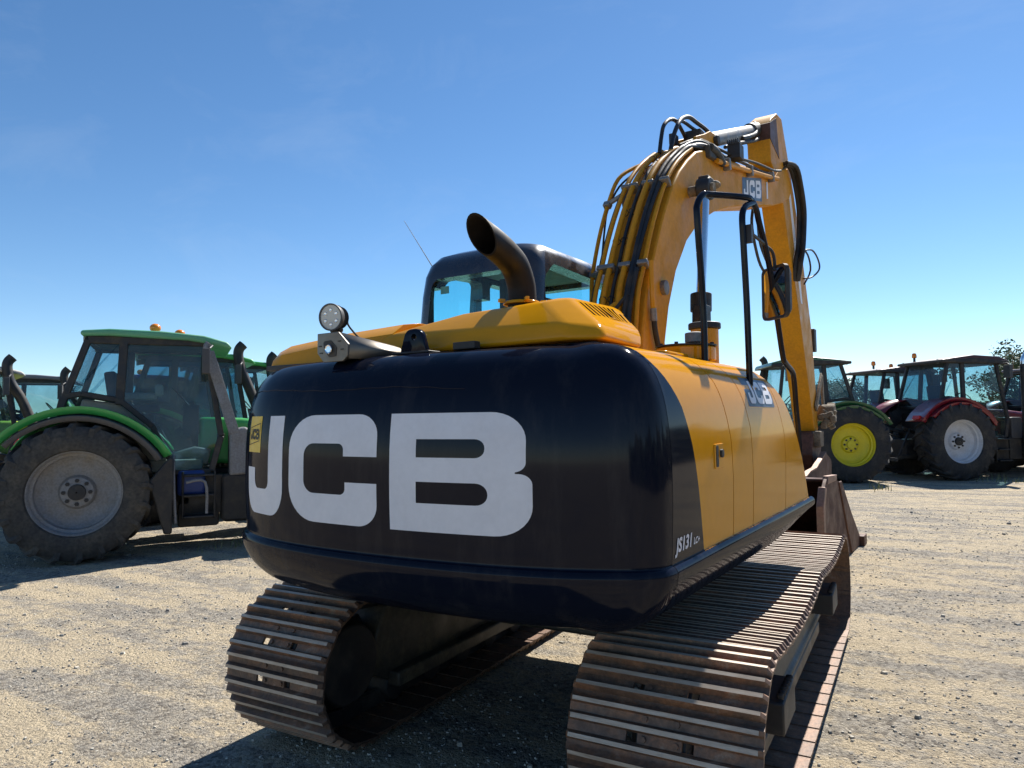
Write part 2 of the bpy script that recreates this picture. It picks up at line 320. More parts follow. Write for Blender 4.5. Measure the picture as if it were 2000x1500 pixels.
def fillet(pts, seg=6):
    out = []; n = len(pts)
    for i in range(n):
        x, y, r = pts[i]; p = Vector((x, y)); a = Vector(pts[i-1][:2])-p; b = Vector(pts[(i+1) % n][:2])-p
        if r <= 0: out.append((x, y)); continue
        ang = a.angle(b); d = min(r/math.tan(ang/2), a.length*0.499, b.length*0.499); rr = d*math.tan(ang/2)
        c = p+(a.normalized()+b.normalized()).normalized()*(rr/math.sin(ang/2))
        s, e = p+a.normalized()*d-c, p+b.normalized()*d-c; t0 = math.atan2(s.y, s.x); t1 = math.atan2(e.y, e.x)
        while t1-t0 > math.pi: t1 -= 2*math.pi
        while t1-t0 < -math.pi: t1 += 2*math.pi
        for k in range(seg+1):
            t = t0+(t1-t0)*k/seg; out.append((c.x+rr*math.cos(t), c.y+rr*math.sin(t)))
    return out
def rrect(x0, y0, x1, y1, r, seg=5): return fillet([(x0, y0, r), (x1, y0, r), (x1, y1, r), (x0, y1, r)], seg)
def subtract(o, cutters):
    for c in cutters:
        md = o.modifiers.new('cut', 'BOOLEAN'); md.object = c; md.operation = 'DIFFERENCE'; md.solver = 'EXACT'
    dg = bpy.context.evaluated_depsgraph_get(); me = bpy.data.meshes.new_from_object(o.evaluated_get(dg))
    o.modifiers.clear(); o.data = me
    me.polygons.foreach_set('use_smooth', [True]*len(me.polygons)); me.set_sharp_from_angle(angle=R(35))
    for c in cutters: bpy.data.objects.remove(c)

# ------------------------------------------------------------------ ground
def nz(x, y):
    v = Vector((x, y, 0)); return 0.010*noise.noise(v*1.1)+0.007*noise.noise(v*4.3+Vector((5, 1, 0)))+0.0035*noise.noise(v*11)
def ground():
    s = MB(); big = [-900, -300, -100, -40, -14, 14, 40, 100, 300, 900]; hole = 14
    # fine relief round the camera, flat beyond
    n = 400; x0, y0, st = -12.0, -4.5, 0.05
    co = []; fc = []
    X1, Y1 = x0+n*st, y0+n*st
    for j in range(n+1):
        for i in range(n+1):
            x, y = x0+i*st, y0+j*st; e = min(1.0, i/8, j/8, (n-i)/8, (n-j)/8)
            co.append((x, y, -0.012+nz(x, y)*e))
    for j in range(n):
        for i in range(n): a = j*(n+1)+i; fc.append((a, a+1, a+n+2, a+n+1))
    xs = [-900, -300, -60, x0, X1, 60, 300, 900]; ys = [-900, -300, -60, y0, Y1, 60, 300, 900]
    o = len(co); id_ = {}
    for i, x in enumerate(xs):
        for j, y in enumerate(ys): id_[i, j] = len(co); co.append((x, y, -0.012))
    for i in range(7):
        for j in range(7):
            if i == 3 and j == 3: continue
            fc.append((id_[i, j], id_[i+1, j], id_[i+1, j+1], id_[i, j+1]))
    me = bpy.data.meshes.new('ground'); me.from_pydata(co, [], fc); me.update()
    return link('ground', me, 'ground', kind='structure', angle=80)
ground()
def stones():
    s = MB(); rnd = random.Random(3)
    base = [(-1, -1, 0), (1, -1, 0), (1, 1, 0), (-1, 1, 0)]
    def one(x, y, r):
        a = rnd.random()*6.28; h = r*rnd.uniform(0.35, 0.8); n = rnd.choice((4, 5, 6)); e = rnd.uniform(0.6, 1)
        lo, hi = [], []; zg = -0.012+(nz(x, y) if -11 < x < 7 and -3.9 < y < 15 else 0)
        for k in range(n):
            t = a+6.283*k/n; q = rnd.uniform(0.75, 1.15)
            px, py = r*q*math.cos(t), r*q*e*math.sin(t)
            lo.append((x+px, y+py, zg-0.004)); hi.append((x+px*0.62, y+py*0.62, zg+h*rnd.uniform(0.8, 1.1)))
        s.add(lo+hi, [[k, (k+1) % n, n+(k+1) % n, n+k] for k in range(n)]+[list(range(n, 2*n))])
    for i in range(34000):
        d = 1.4+13*rnd.random()**1.6; an = YAW+rnd.uniform(-0.72, 0.72)
        x, y = CP.x+d*math.sin(an), CP.y+d*math.cos(an)
        r = rnd.choice((0.004, 0.005, 0.006, 0.007, 0.009, 0.012))*(1+0.05*d)*0.85
        if rnd.random() < 0.02: r *= 2.2
        if noise.noise(Vector((x*0.7, y*0.7, 4)))+rnd.uniform(-0.35, 0.35) < -0.05: continue
        one(x, y, r)
    o = s.build('gravel_stones', 'stone', kind='stuff', angle=20, merge=False)
    o['label'] = 'loose pebbles scattered over the sandy yard'; o['category'] = 'gravel'
stones()

# ================================================================== EXCAVATOR
TH = 0.066
EX = thing('excavator', 'yellow and black crawler excavator seen from its rounded counterweight', 'excavator')
BR = -TH
def part(s, name, mat, bevel=0, parent=None, **k):
    if parent is None: return s.build(name, mat, EX, bevel, rotz=BR, **k)
    return s.build(name, mat, parent, bevel, **k)

# ---- tracks
YR, YF, RAD, SH = -1.46, 1.50, 0.335, 0.012
def track_path(t, Ltot):
    # returns (y, z, angle) along the belt, pitch line radius RAD, t in metres
    st = YF-YR; arc = math.pi*RAD; t %= (2*st+2*arc); cz = 0.395-0.0
    if t < st:
        y = YR+t
        u = (y-YR)/1.55 if y < YR+1.55 else (y-YR-1.55)/(st-1.55)
        return y, cz+RAD-0.05*math.sin(math.pi*u)*(1 if y < YR+1.55 else 0.8)
    t -= st
    if t < arc: a = t/RAD; return YF+RAD*math.sin(a), cz+RAD*math.cos(a)
    t -= arc
    if t < st: return YF-t, cz-RAD
    t -= st; a = t/RAD; return YR-RAD*math.sin(a), cz-RAD*math.cos(a)
LT = 2*(YF-YR)+2*math.pi*RAD; NS = 47; PIT = LT/NS
SW = 0.66
def shoe_mesh():
    s = MB(); h = 0.0; p = PIT
    # profile (y along travel, z outward)
    full = [(-p/2+0.003, 0.0), (-p/2+0.002, 0.012), (-p/2+0.009, 0.036), (-p/2+0.024, 0.036), (-p/2+0.034, 0.012),
            (-0.017, 0.010), (-0.009, 0.036), (0.008, 0.036), (0.016, 0.010),
            (p/2-0.040, 0.012), (p/2-0.032, 0.036), (p/2-0.017, 0.036), (p/2-0.009, 0.012), (p/2-0.001, 0.004), (p/2+0.009, 0.001), (p/2+0.009, -0.005), (p/2-0.018, -0.005), (p/2-0.026, 0.0)]
    cutf = [(-0.018, 0.0)]+full[5:9]+full[9:]      # front 2/3 of the shoe (window towards the rear grouser)
    rear = full[0:5]+[(-p/2+0.036, 0.010), (-p/2+0.036, 0.0)]
    xs = [(-SW/2+0.014, -0.115, 0), (-0.115, -0.075, 1), (-0.075, 0.075, 0), (0.075, 0.115, 1), (0.115, SW/2-0.014, 0)]
    for a, b, k in xs:
        if k == 0: s.prism(full, 0, a, b)
        else: s.prism(cutf, 0, a, b); s.prism(rear, 0, a, b)
    low = [(y, z*0.45 if z > 0.012 else z) for y, z in full]
    # tapered ends of the grousers
    for sx in (-1, 1):
        x0, x1 = sx*(SW/2-0.014), sx*SW/2; n = len(full)
        vs = [(x0, y, z) for y, z in full]+[(x1, y, z) for y, z in low]
        s.add(vs, [[i, (i+1) % n, n+(i+1) % n, n+i] for i in range(n)]+[list(range(n, 2*n))])
    # bolts
    for bx in (-0.055, 0.055):
        for by in (-0.035, 0.035): s.lathe([(0.011, 0.0), (0.011, 0.018)], (bx, by, 0), 'Z', 6)
    me = s.mesh('track_shoe'); bm = bmesh.new(); bm.from_mesh(me); bmesh.ops.remove_doubles(bm, verts=bm.verts, dist=1e-5)
    bmesh.ops.recalc_face_normals(bm, faces=bm.faces)
    for f in bm.faces:
        f.material_index = 1 if f.calc_center_median().z > 0.0300 and f.normal.z > 0.8 else 0
    bm.to_mesh(me); bm.free(); return me
SHOE = shoe_mesh(); 
def make_track(cx, sgn, off, sx=1.0):
    s = MB()   # link chain
    for k in range(NS):
        y, z = track_path(off+(k+0.5)*PIT, LT); y1, z1 = track_path(off+(k+0.5)*PIT+0.01, LT); y0, z0 = track_path(off+(k+0.5)*PIT-0.01, LT)
        a = math.atan2(z1-z0, y1-y0); rot = Matrix.Rotation(a, 3, 'X')
        for dx in (-0.075, 0.075): s.box(Vector((cx+dx, y, z))+rot @ Vector((0, 0, -0.046)), (0.035, PIT*1.05, 0.085), rot)
        s.box(Vector((cx, y, z))+rot @ Vector((0, PIT/2, -0.05)), (0.19, 0.045, 0.045), rot)
    tr = s.build('crawler_track', 'dark', EX, 0.004)
    me = SHOE
    for k in range(NS):
        t = off+(k+0.5)*PIT
        y, z = track_path(t, LT); ya, za = track_path(t-PIT/2, LT); yb, zb = track_path(t+PIT/2, LT)
        a = math.atan2(zb-za, yb-ya)
        if k == 0 and not me.materials: me.materials.append(M['track']); me.materials.append(M['grouser']); me.polygons.foreach_set('use_smooth', [True]*len(me.polygons)); me.set_sharp_from_angle(angle=R(30))
        o = bpy.data.objects.new('track_shoe', me); col.objects.link(o); o.parent = tr
        o.matrix_local = Matrix.Translation((cx, y, z)) @ Matrix.Rotation(a, 4, 'X') @ Matrix.Translation((0, 0, 0.002)) @ Matrix.Diagonal((sx, 1, 1, 1))
    # frame beam
    f = MB(); prof = [(YR+0.15, 0.30), (YR+0.32, 0.62), (YR+0.62, 0.60), (YF-0.7, 0.60), (YF-0.35, 0.50), (YF-0.30, 0.30), (YF-0.5, 0.17), (YR+0.4, 0.17)]
    f.prism(prof, 0, cx-0.14, cx+0.15)
    f.prism([(YR+0.35, 0.17), (YR+0.35, 0.25), (YF-0.5, 0.25), (YF-0.5, 0.17)], 0, cx-0.2, cx+0.22)
    g = [(cx+sgn*0.10, 0.30), (cx+sgn*0.10, 0.62), (cx+sgn*0.13, 0.62), (cx+sgn*0.215, 0.33), (cx+sgn*0.235, 0.32), (cx+sgn*0.235, 0.29)]
    f.prism(g, 1, YR+0.55, YF-0.45)
    fr = f.build('track_frame', 'frame', EX, 0.012)
    r = MB(); r.lathe([(0.02, -0.10), (0.27, -0.09), (0.27, 0.09), (0.02, 0.10)], (cx, YF, 0.395), 'X', 32); r.build('idler_wheel', 'frame', fr, 0.01)
    r = MB()
    r.lathe([(0.02, -0.15), (0.22, -0.15), (0.25, -0.05), (0.25, 0.05), (0.20, 0.19), (0.02, 0.2)], (cx, YR, 0.395), 'X', 32)
    for k in range(11):
        a = 2*math.pi*k/11; r.box((cx, YR+0.26*math.cos(a), 0.395+0.26*math.sin(a)), (0.07, 0.07, 0.07), Matrix.Rotation(a, 3, 'X'))
    r.build('drive_sprocket', 'dark', fr, 0.008)
    for y in [YR+0.42+i*0.35 for i in range(7)]:
        r = MB(); r.lathe([(0.05, -0.15), (0.085, -0.14), (0.085, 0.14), (0.05, 0.15)], (cx, y, 0.155), 'X', 20); r.build('track_roller', 'dark', fr, 0.006)
    r = MB(); r.lathe([(0.05, -0.12), (0.06, -0.11), (0.06, 0.11), (0.05, 0.12)], (cx, YR+1.55, 0.605), 'X', 20); r.build('carrier_roller', 'dark', fr, 0.005)
    # steps on the outer side
    for y in (-1.10, 0.85):
        t = MB(); x0 = cx+sgn*0.14; x1 = cx+sgn*0.34
        t.prism([(y-0.15, 0.37), (y-0.15, 0.50), (y+0.13, 0.52), (y+0.15, 0.48), (y+0.15, 0.37)], 0, x0, x1)
        for i in range(7): t.box((cx+sgn*0.322, y-0.12+i*0.04, 0.518), (0.03, 0.016, 0.025))
        t.build('step', 'dark', fr, 0.012)
    # wedge guide
    return tr
make_track(0.940, 1, 0.03, 1.085); make_track(-0.995, -1, 0.10)
s = MB(); s.box((0, 0.0, 0.58), (1.3, 0.8, 0.16)); s.box((0, 0.50, 0.53), (1.75, 0.22, 0.18)); s.box((0, -0.50, 0.53), (1.75, 0.22, 0.18))
s.lathe([(0.55, 0.56), (0.55, 0.86), (0.60, 0.86), (0.60, 0.92)], (0, 0, 0), 'Z', 48); s.build('car_body', 'frame', EX, 0.02)

# ---- counterweight
PLAN = [(1.163, -1.82), (1.150, -1.885), (1.105, -1.945), (1.02, -2.00), (0.85, -2.075), (0.6, -2.14), (0.3, -2.18), (0, -2.195), (-0.3, -2.185), (-0.6, -2.14),
        (-0.83, -2.055), (-0.985, -1.945), (-1.075, -1.82), (-1.105, -1.66), (-1.11, -1.45)]
def cat(P, k=5):
    P = [Vector(p) for p in P]; out = []
    for i in range(len(P)-1):
        a, b, c, d = P[max(i-1, 0)], P[i], P[i+1], P[min(i+2, len(P)-1)]
        for j in range(k):
            t = j/k; out.append(0.5*((2*b)+(c-a)*t+(2*a-5*b+4*c-d)*t*t+(3*b-a-3*c+d)*t**3))
    return out+[P[-1]]
PL = cat(PLAN, 5)
# offset (outwards), z
PROF = [(-0.40, 0.885), (-0.30, 0.885), (-0.20, 0.90), (-0.13, 0.925), (-0.075, 0.96), (-0.035, 1.00), (-0.008, 1.045), (0.008, 1.085), (0.013, 1.112), (0.013, 1.124), (0.004, 1.140), (-0.008, 1.146), (-0.008, 1.16), (-0.004, 1.25),
        (0, 1.40), (-0.003, 1.55), (-0.012, 1.65), (-0.026, 1.73), (-0.050, 1.80), (-0.085, 1.855), (-0.13, 1.895), (-0.18, 1.918), (-0.24, 1.930), (-0.31, 1.936), (-0.36, 1.938)]
PROF = [(o, z) for o, z in cat(PROF, 2)]
def off(p, o):
    c = Vector((min(max(p.x, -0.72), 0.78), max(p.y, -1.82) if p.y > -1.82 else -1.82)); d = (p-c); return p+d.normalized()*o
def cw():
    s = MB(); n = len(PROF); m = len(PL); vs = []
    for p in PL:
        for o, z in PROF: q = off(p, o); vs.append((q.x, q.y, z))
    fs = [(i*n+j, (i+1)*n+j, (i+1)*n+j+1, i*n+j+1) for i in range(m-1) for j in range(n-1)]
    s.add(vs, fs)
    # top and bottom caps, front closing
    top = [i*n+n-1 for i in range(m)]; bot = [i*n for i in range(m)]
    s.f.append(top[::-1]); s.mi.append(0); s.f.append(bot); s.mi.append(0)
    return s
CW = part(cw(), 'counterweight', 'black', angle=60)
def bvh_of(o): return BVHTree.FromPolygons([v.co.copy() for v in o.data.vertices], [tuple(p.vertices) for p in o.data.polygons])
CWB = bvh_of(CW)
def rear_pt(x, z):
    h = CWB.ray_cast(Vector((x, -5, z)), Vector((0, 1, 0))); return (h[0], h[1]) if h[0] else (Vector((x, -1.9, z)), Vector((0, -1, 0)))

# ---- lettering (polygons with holes, wrapped on a surface)
def L_J(): return [fillet([(0.66, 1, 0), (1, 1, 0), (1, 0, 0.30), (0, 0, 0.30), (0, 0.47, 0), (0.27, 0.47, 0), (0.27, 0.26, 0.09), (0.66, 0.26, 0.09)], 8)]
def L_C(): return [fillet([(0, 0, 0.32), (1, 0, 0.30), (1, 0.385, 0), (0.68, 0.385, 0), (0.68, 0.27, 0.10), (0.20, 0.27, 0.12), (0.20, 0.735, 0.12), (0.66, 0.735, 0.12), (0.66, 0.62, 0), (1, 0.62, 0), (1, 1, 0.30), (0, 1, 0.32)], 9)]
def L_B(): return [fillet([(0, 0, 0), (1.02, 0, 0.26), (1.02, 0.50, 0.24), (0.855, 0.505, 0.015), (0.98, 0.53, 0.22), (0.98, 1, 0.26), (0, 1, 0)], 9),
                   fillet([(0.215, 0.24, 0), (0.735, 0.24, 0.085), (0.735, 0.42, 0.085), (0.215, 0.42, 0)], 6), fillet([(0.215, 0.625, 0), (0.715, 0.625, 0.07), (0.715, 0.78, 0.07), (0.215, 0.78, 0)], 6)]
def wrap_letter(loops, x0, y0, w, h, fn, step=0.03, shear=0, lift=0.0015):
    bm = bmesh.new(); 
    edges = []
    for lp in loops:
        vs = []
        for x, y in lp:
            p = (x0+x*w+shear*y*h, y0+y*h, 0)
            if vs and (vs[-1].co-Vector(p)).length < 1e-6: continue
            vs.append(bm.verts.new(p))
        for i in range(len(vs)): edges.append(bm.edges.new((vs[i], vs[(i+1) % len(vs)])))
    bmesh.ops.triangle_fill(bm, edges=edges, use_beauty=True)
    if step:
        lo = min(v.co.x for v in bm.verts); hi = max(v.co.x for v in bm.verts); x = lo+step
        while x < hi: bmesh.ops.bisect_plane(bm, geom=bm.verts[:]+bm.edges[:]+bm.faces[:], plane_co=(x, 0, 0), plane_no=(1, 0, 0)); x += step
        lo = min(v.co.y for v in bm.verts); hi = max(v.co.y for v in bm.verts); y = lo+step*2
        while y < hi: bmesh.ops.bisect_plane(bm, geom=bm.verts[:]+bm.edges[:]+bm.faces[:], plane_co=(0, y, 0), plane_no=(0, 1, 0)); y += step*2
    bm.verts.index_update(); vs = []
    for v in bm.verts:
        p, nn = fn(v.co.x, v.co.y); vs.append(p+nn*lift)
    fs = [[v.index for v in f.verts] for f in bm.faces]; bm.free(); return vs, fs
def decal(name, items, mat, parent, fn, lift=0.0015, step=0.03, outdir=None):
    s = MB()
    for loops, x0, y0, w, h, sh in items: s.add(*wrap_letter(loops, x0, y0, w, h, fn, step, sh, lift))
    me = s.mesh(name); bm = bmesh.new(); bm.from_mesh(me); bmesh.ops.recalc_face_normals(bm, faces=bm.faces)
    bm.normal_update(); bm.to_mesh(me); bm.free()
    return link(name, me, mat, parent, angle=70)
RECT = [[(0, 0), (1, 0), (1, 1), (0, 1)]]
ZB, ZH = 1.250, 0.432
o = decal('logo_lettering', [(L_J(), -0.790, ZB, 0.350, ZH, 0), (L_C(), -0.390, ZB, 0.520, ZH, 0), (L_B(), 0.193, ZB, 0.565, ZH, 0)], 'white', CW, rear_pt)
bd = decal('badge', [(RECT, -0.790, 1.520, 0.150, 0.162, 0)], 'badge', CW, rear_pt)
it = [(L_J(), -0.768, 1.577, 0.028, 0.048, 0), (L_C(), -0.734, 1.577, 0.034, 0.048, 0), (L_B(), -0.694, 1.577, 0.032, 0.048, 0)]
def line2(a, b, t):
    a, b = Vector(a), Vector(b); d = (b-a).normalized(); nrm = Vector((-d.y, d.x))*t; a -= d*t; b += d*t
    return ([[tuple(a+nrm), tuple(b+nrm), tuple(b-nrm), tuple(a-nrm)]], 0, 0, 1, 1, 0)
dm = [(-0.780, 1.552), (-0.655, 1.572), (-0.650, 1.650), (-0.775, 1.630)]
it += [line2(dm[i], dm[(i+1) % 4], 0.0016) for i in range(4)]
decal('badge_mark', it, 'dark', bd, rear_pt, lift=0.003)

s = MB(); wp = []
for k in range(36):
    x = -0.86+1.36*k/35; wp.append(rear_pt(x, 1.792-0.028*max(0, (x+0.3))+0.007*math.sin(x*7)+0.0015*math.sin(x*41))[0])
s.tube(wp, 0.0022, 6, 2); s.build('weld_line', 'black', CW)
# ---- side covers
SP = [(o, z) for o, z in PROF if z > 1.143]
def side_panel(name, yf0, yf1, mats, split=None, parent=None):
    s = MB(); n = 8
    cols = []
    for k in range(n+1):
        t = k/n; cols.append([Vector((1.163+o_, yf0(z)+(yf1(z)-yf0(z))*t, z)) for o_, z in SP])
    vs = [p for c_ in cols for p in c_]; m = len(SP)
    s.add(vs, [(i*m+j, (i+1)*m+j, (i+1)*m+j+1, i*m+j+1) for i in range(n) for j in range(m-1)])
    # returned edges so that the seam has depth
    for cidx, d in ((0, 0), (n, 0)):
        c_ = cols[cidx]; s.add(c_+[Vector((p.x-0.03, p.y, p.z-0.012)) for p in c_], [(j, j+1, m+j+1, m+j) for j in range(m-1)])
    return part(s, name, mats, parent=parent, angle=60, merge=False)
def yb(z): return lerpz(z, [(1.14, -1.475), (1.53, -1.585), (1.70, -1.66), (1.80, -1.74), (1.86, -1.79), (1.94, -1.81)])
def lerpz(z, T):
    if z <= T[0][0]: return T[0][1]
    for (a, p), (b, q) in zip(T, T[1:]):
        if z <= b: return p+(q-p)*(z-a)/(b-a)
    return T[-1][1]
G = 0.004
S0 = lambda z: -1.816
S1 = lambda z: lerpz(z, [(1.14, -1.085), (1.55, -1.10), (1.80, -1.17), (1.94, -1.24)])
S2 = lambda z: lerpz(z, [(1.14, -0.765), (1.6, -0.775), (1.80, -0.84), (1.94, -0.93)])
S3 = lambda z: lerpz(z, [(1.14, -0.10), (1.55, -0.10), (1.80, -0.20), (1.94, -0.30)])
S4 = lambda z: lerpz(z, [(1.14, 0.53), (1.35, 0.37), (1.55, 0.20), (1.75, 0.0), (1.86, -0.16), (1.94, -0.28)])
seamg = 0.0045
rc = side_panel('rear_side_cover', S0, yb, 'black')
door = side_panel('engine_door', yb, lambda z: S1(z)-seamg, 'yellow')
side_panel('side_cover', lambda z: S1(z)+seamg, lambda z: S2(z)-seamg, 'yellow')
door2 = side_panel('pump_door', lambda z: S2(z)+seamg, lambda z: S3(z)-seamg, 'yellow')
side_panel('front_side_cover', lambda z: S3(z)+seamg, S4, 'yellow')
# dark inner liner behind the seams, and the yellow closing wall in front
s = MB(); s.prism([(-1.80, 1.15), (-1.80, 1.78), (-0.20, 1.78), (0.40, 1.15)], 0, 0.3, 1.08)
part(s, 'inner_liner', 'dark')
s = MB(); m = len(SP)
a = [Vector((1.163+o_, S4(z), z)) for o_, z in SP]; b = [Vector((0.2, S4(z), z)) for o_, z in SP]
s.add(a+b, [(j, j+1, m+j+1, m+j) for j in range(m-1)]); part(s, 'front_wall', 'yellow', angle=60)
# latch
s = MB(); s.prism(rrect(-1.350, 1.445, -1.235, 1.545, 0.012), 0, 1.150, 1.1665); part(s, 'door_latch', 'yellow', 0.002, parent=door)
s = MB(); s.prism(rrect(-1.335, 1.452, -1.306, 1.538, 0.008), 0, 1.1650, 1.1685); s.lathe([(0.001, 0), (0.017, 0.0), (0.017, 0.010), (0.001, 0.012)], (1.1660, -1.272, 1.505), 'X', 16); part(s, 'lock', 'dark', parent=door)
SB = None
def side_pt(y, z):
    T = SP
    for (o0, z0), (o1, z1) in zip(T, T[1:]):
        if z <= z1: 
            t = (z-z0)/(z1-z0); o_ = o0+(o1-o0)*t; nn = Vector((z1-z0, 0, -(o1-o0))).normalized(); return Vector((1.163+o_, y, z)), nn
    return Vector((1.163, y, z)), Vector((1, 0, 0))
pl = decal('logo_plate', [(RECT, -0.735, 1.700, 0.50, 0.140, -0.0)], 'slate', door2, side_pt)
decal('logo_lettering', [(L_J(), -0.70, 1.714, 0.115, 0.112, 0), (L_C(), -0.565, 1.714, 0.135, 0.112, 0), (L_B(), -0.41, 1.714, 0.145, 0.112, 0)], 'white', pl, side_pt, lift=0.003)
# model number
def text_items(txt, x0, y0, h, shear=0.25, spacing=1.0):
    cu = bpy.data.curves.new('t', 'FONT'); cu.body = txt; cu.size = 1; cu.resolution_u = 3; cu.offset = 0.035
    o = bpy.data.objects.new('t', cu); col.objects.link(o); dg = bpy.context.evaluated_depsgraph_get(); dg.update()
    me = bpy.data.meshes.new_from_object(o.evaluated_get(dg)); bpy.data.objects.remove(o)
    vs = [(x0+v.co.x*h*1.55+shear*v.co.y*h, y0+v.co.y*h*1.4) for v in me.vertices]; fs = [list(p.vertices) for p in me.polygons]; return vs, fs
s = MB()
for txt, x0, y0, h in (('JS131', -1.785, 1.185, 0.048), ('LC+', -1.605, 1.187, 0.024)):
    vs, fs = text_items(txt, x0, y0, h); s.add([Vector((side_pt(x, z)[0].x+0.002, x, z)) for x, z in vs], fs)
me = s.mesh('model_number'); link('model_number', me, 'white', rc, angle=70)
# ---- lower skirt rail on the right side, body floor
SK = [(o, z) for o, z in PROF if z < 1.147]
s = MB(); m = len(SK); ys = [-1.816+i*(2.42/24) for i in range(25)]
vs = []
for i, y in enumerate(ys):
    k = max(0.0, (y+0.2)/0.9); k = min(1, k)**1.5
    for o_, z in SK: vs.append(Vector((1.163+o_-0.03*k*0, y, z+(1.10-z)*(0.75*k if z < 1.10 else 0))))
s.add(vs, [(i*m+j, (i+1)*m+j, (i+1)*m+j+1, i*m+j+1) for i in range(24) for j in range(m-1)])
s.f.append([24*m+j for j in range(m)]); s.mi.append(0)
part(s, 'side_skirt', 'black', angle=50)
s = MB(); s.prism([(-1.0, -1.6), (0.80, -1.8), (0.80, 0.5), (0.4, 0.7), (-0.3, 0.9), (-1.0, 0.9)], 2, 0.90, 1.14)
s.prism([(0.3, -1.6), (1.10, -1.75), (1.10, 0.50), (0.3, 0.6)], 2, 1.02, 1.14)
part(s, 'deck_frame', 'frame', 0.01)
# left side body and cab base
s = MB(); s.prism(rrect(-1.16, -1.45, -0.20, -0.50, 0.06), 2, 1.14, 1.93); part(s, 'left_cover', 'yellow', 0.03)
s = MB(); s.box((0, -1.1, 1.50), (1.5, 1.0, 0.8)); part(s, 'engine_bay', 'dark')
# deck top plate
s = MB(); s.prism([(-1.05, -1.78), (0.86, -1.78), (0.86, -0.3), (0.35, -0.3), (0.35, -0.45), (-1.05, -0.45)], 2, 1.92, 1.946); part(s, 'deck_plate', 'dark', 0.004)
# tank top with filler
s = MB(); s.prism(rrect(0.42, -1.05, 0.86, -0.33, 0.05), 2, 1.93, 1.965); tk = part(s, 'tank_top', 'yellow', 0.01)
s = MB(); s.lathe([(0.15, 1.94), (0.15, 2.005), (0.14, 2.012)], (0.80, -0.62, 0), 'Z', 36); part(s, 'filler_flange', 'yellow', 0.003, parent=tk)
s = MB(); s.lathe([(0.155, 2.013), (0.155, 2.020), (0.10, 2.022)], (0.80, -0.62, 0), 'Z', 36); part(s, 'gasket_ring', 'dark', parent=tk)
s = MB(); s.lathe([(0.075, 1.94), (0.075, 2.135)], (0.80, -0.31, 0), 'Z', 28); part(s, 'filler_neck', 'yellow', 0.003, parent=tk)
s = MB(); s.lathe([(0.088, 2.136), (0.088, 2.165), (0.082, 2.172)], (0.80, -0.31, 0), 'Z', 28); part(s, 'filler_cap', 'rubber', 0.004, parent=tk)
s = MB(); s.lathe([(0.04, 1.95), (0.04, 2.045), (0.052, 2.05), (0.052, 2.10), (0.03, 2.105)], (0.80, -0.475, 0), 'Z', 20); part(s, 'breather_cap', 'greymet', 0.003, parent=tk)
s = MB()
for q in (-1.35, -1.1, -0.9): s.box((0.80, q, 1.952), (0.02, 0.03, 0.012))
for k in range(8): a = k*0.785; s.lathe([(0.010, 2.022), (0.010, 2.031)], (0.80+0.137*math.cos(a), -0.62+0.137*math.sin(a), 0), 'Z', 6)
part(s, 'bolt_heads', 'dark', parent=tk)

# ---- bonnet
def bonnet():
    # sections along x: (x, yrear base, yrear crease, zcrease, yfront crease, zfront, yfront base)
    S = [(-1.10, -1.70, -1.62, 2.00, -0.60, 2.00, -0.5), (-1.06, -1.74, -1.62, 2.045, -0.62, 2.05, -0.5), (-0.98, -1.75, -1.60, 2.072, -0.62, 2.07, -0.5), (-0.56, -1.75, -1.58, 2.110, -0.62, 2.10, -0.5),
         (-0.20, -1.75, -1.58, 2.125, -0.66, 2.12, -0.52)]
    s = MB(); vs = []
    for x, a, b_, zc, c_, zf, d in S:
        vs += [(x, a, 1.948), (x, a+0.01, zc-0.07), (x, a+(b_-a)*0.5, zc-0.018), (x, b_+0.03, zc), (x, c_, zf), (x, d, zf-0.06), (x, d, 1.948)]
    n = 7
    s.add(vs, [(i*n+j, (i+1)*n+j, (i+1)*n+j+1, i*n+j+1) for i in range(len(S)-1) for j in range(n-1)]+[list(range(n))[::-1], list(range((len(S)-1)*n, len(S)*n))])
    return s
bn = part(bonnet(), 'bonnet', 'yellow', 0.012, angle=40, seg=3)
# raised engine hump with louvres
def hump():
    b0 = [(-0.28, -1.765, 1.95), (0.78, -1.845, 1.95), (0.905, -1.79, 1.95), (0.875, -1.36, 1.95), (-0.28, -1.2, 1.95)]
    b1 = [(-0.26, -1.745, 2.05), (0.755, -1.83, 2.015), (0.885, -1.77, 2.0), (0.835, -1.27, 2.02), (-0.26, -1.15, 2.05)]
    b2 = [(0.12, -1.62, 2.135), (0.58, -1.69, 2.135), (0.675, -1.635, 2.148), (0.715, -1.24, 2.148), (0.12, -1.12, 2.15)]
    b3 = [(0.32, -1.50, 2.165), (0.58, -1.56, 2.165), (0.635, -1.54, 2.165), (0.65, -1.28, 2.165), (0.32, -1.2, 2.17)]
    s = MB(); n = 5; vs = b0+b1+b2+b3; fs = []
    for L in range(3): fs += [(L*n+i, L*n+(i+1) % n, (L+1)*n+(i+1) % n, (L+1)*n+i) for i in range(n)]
    fs += [list(range(n))[::-1], [3*n+i for i in range(n)]]; s.add(vs, fs); return s, b1, b2
hs, hb1, hb2 = hump()
hp = part(hs, 'engine_hump', ['yellow', 'rubber'], 0.022, parent=bn, seg=5, angle=12)
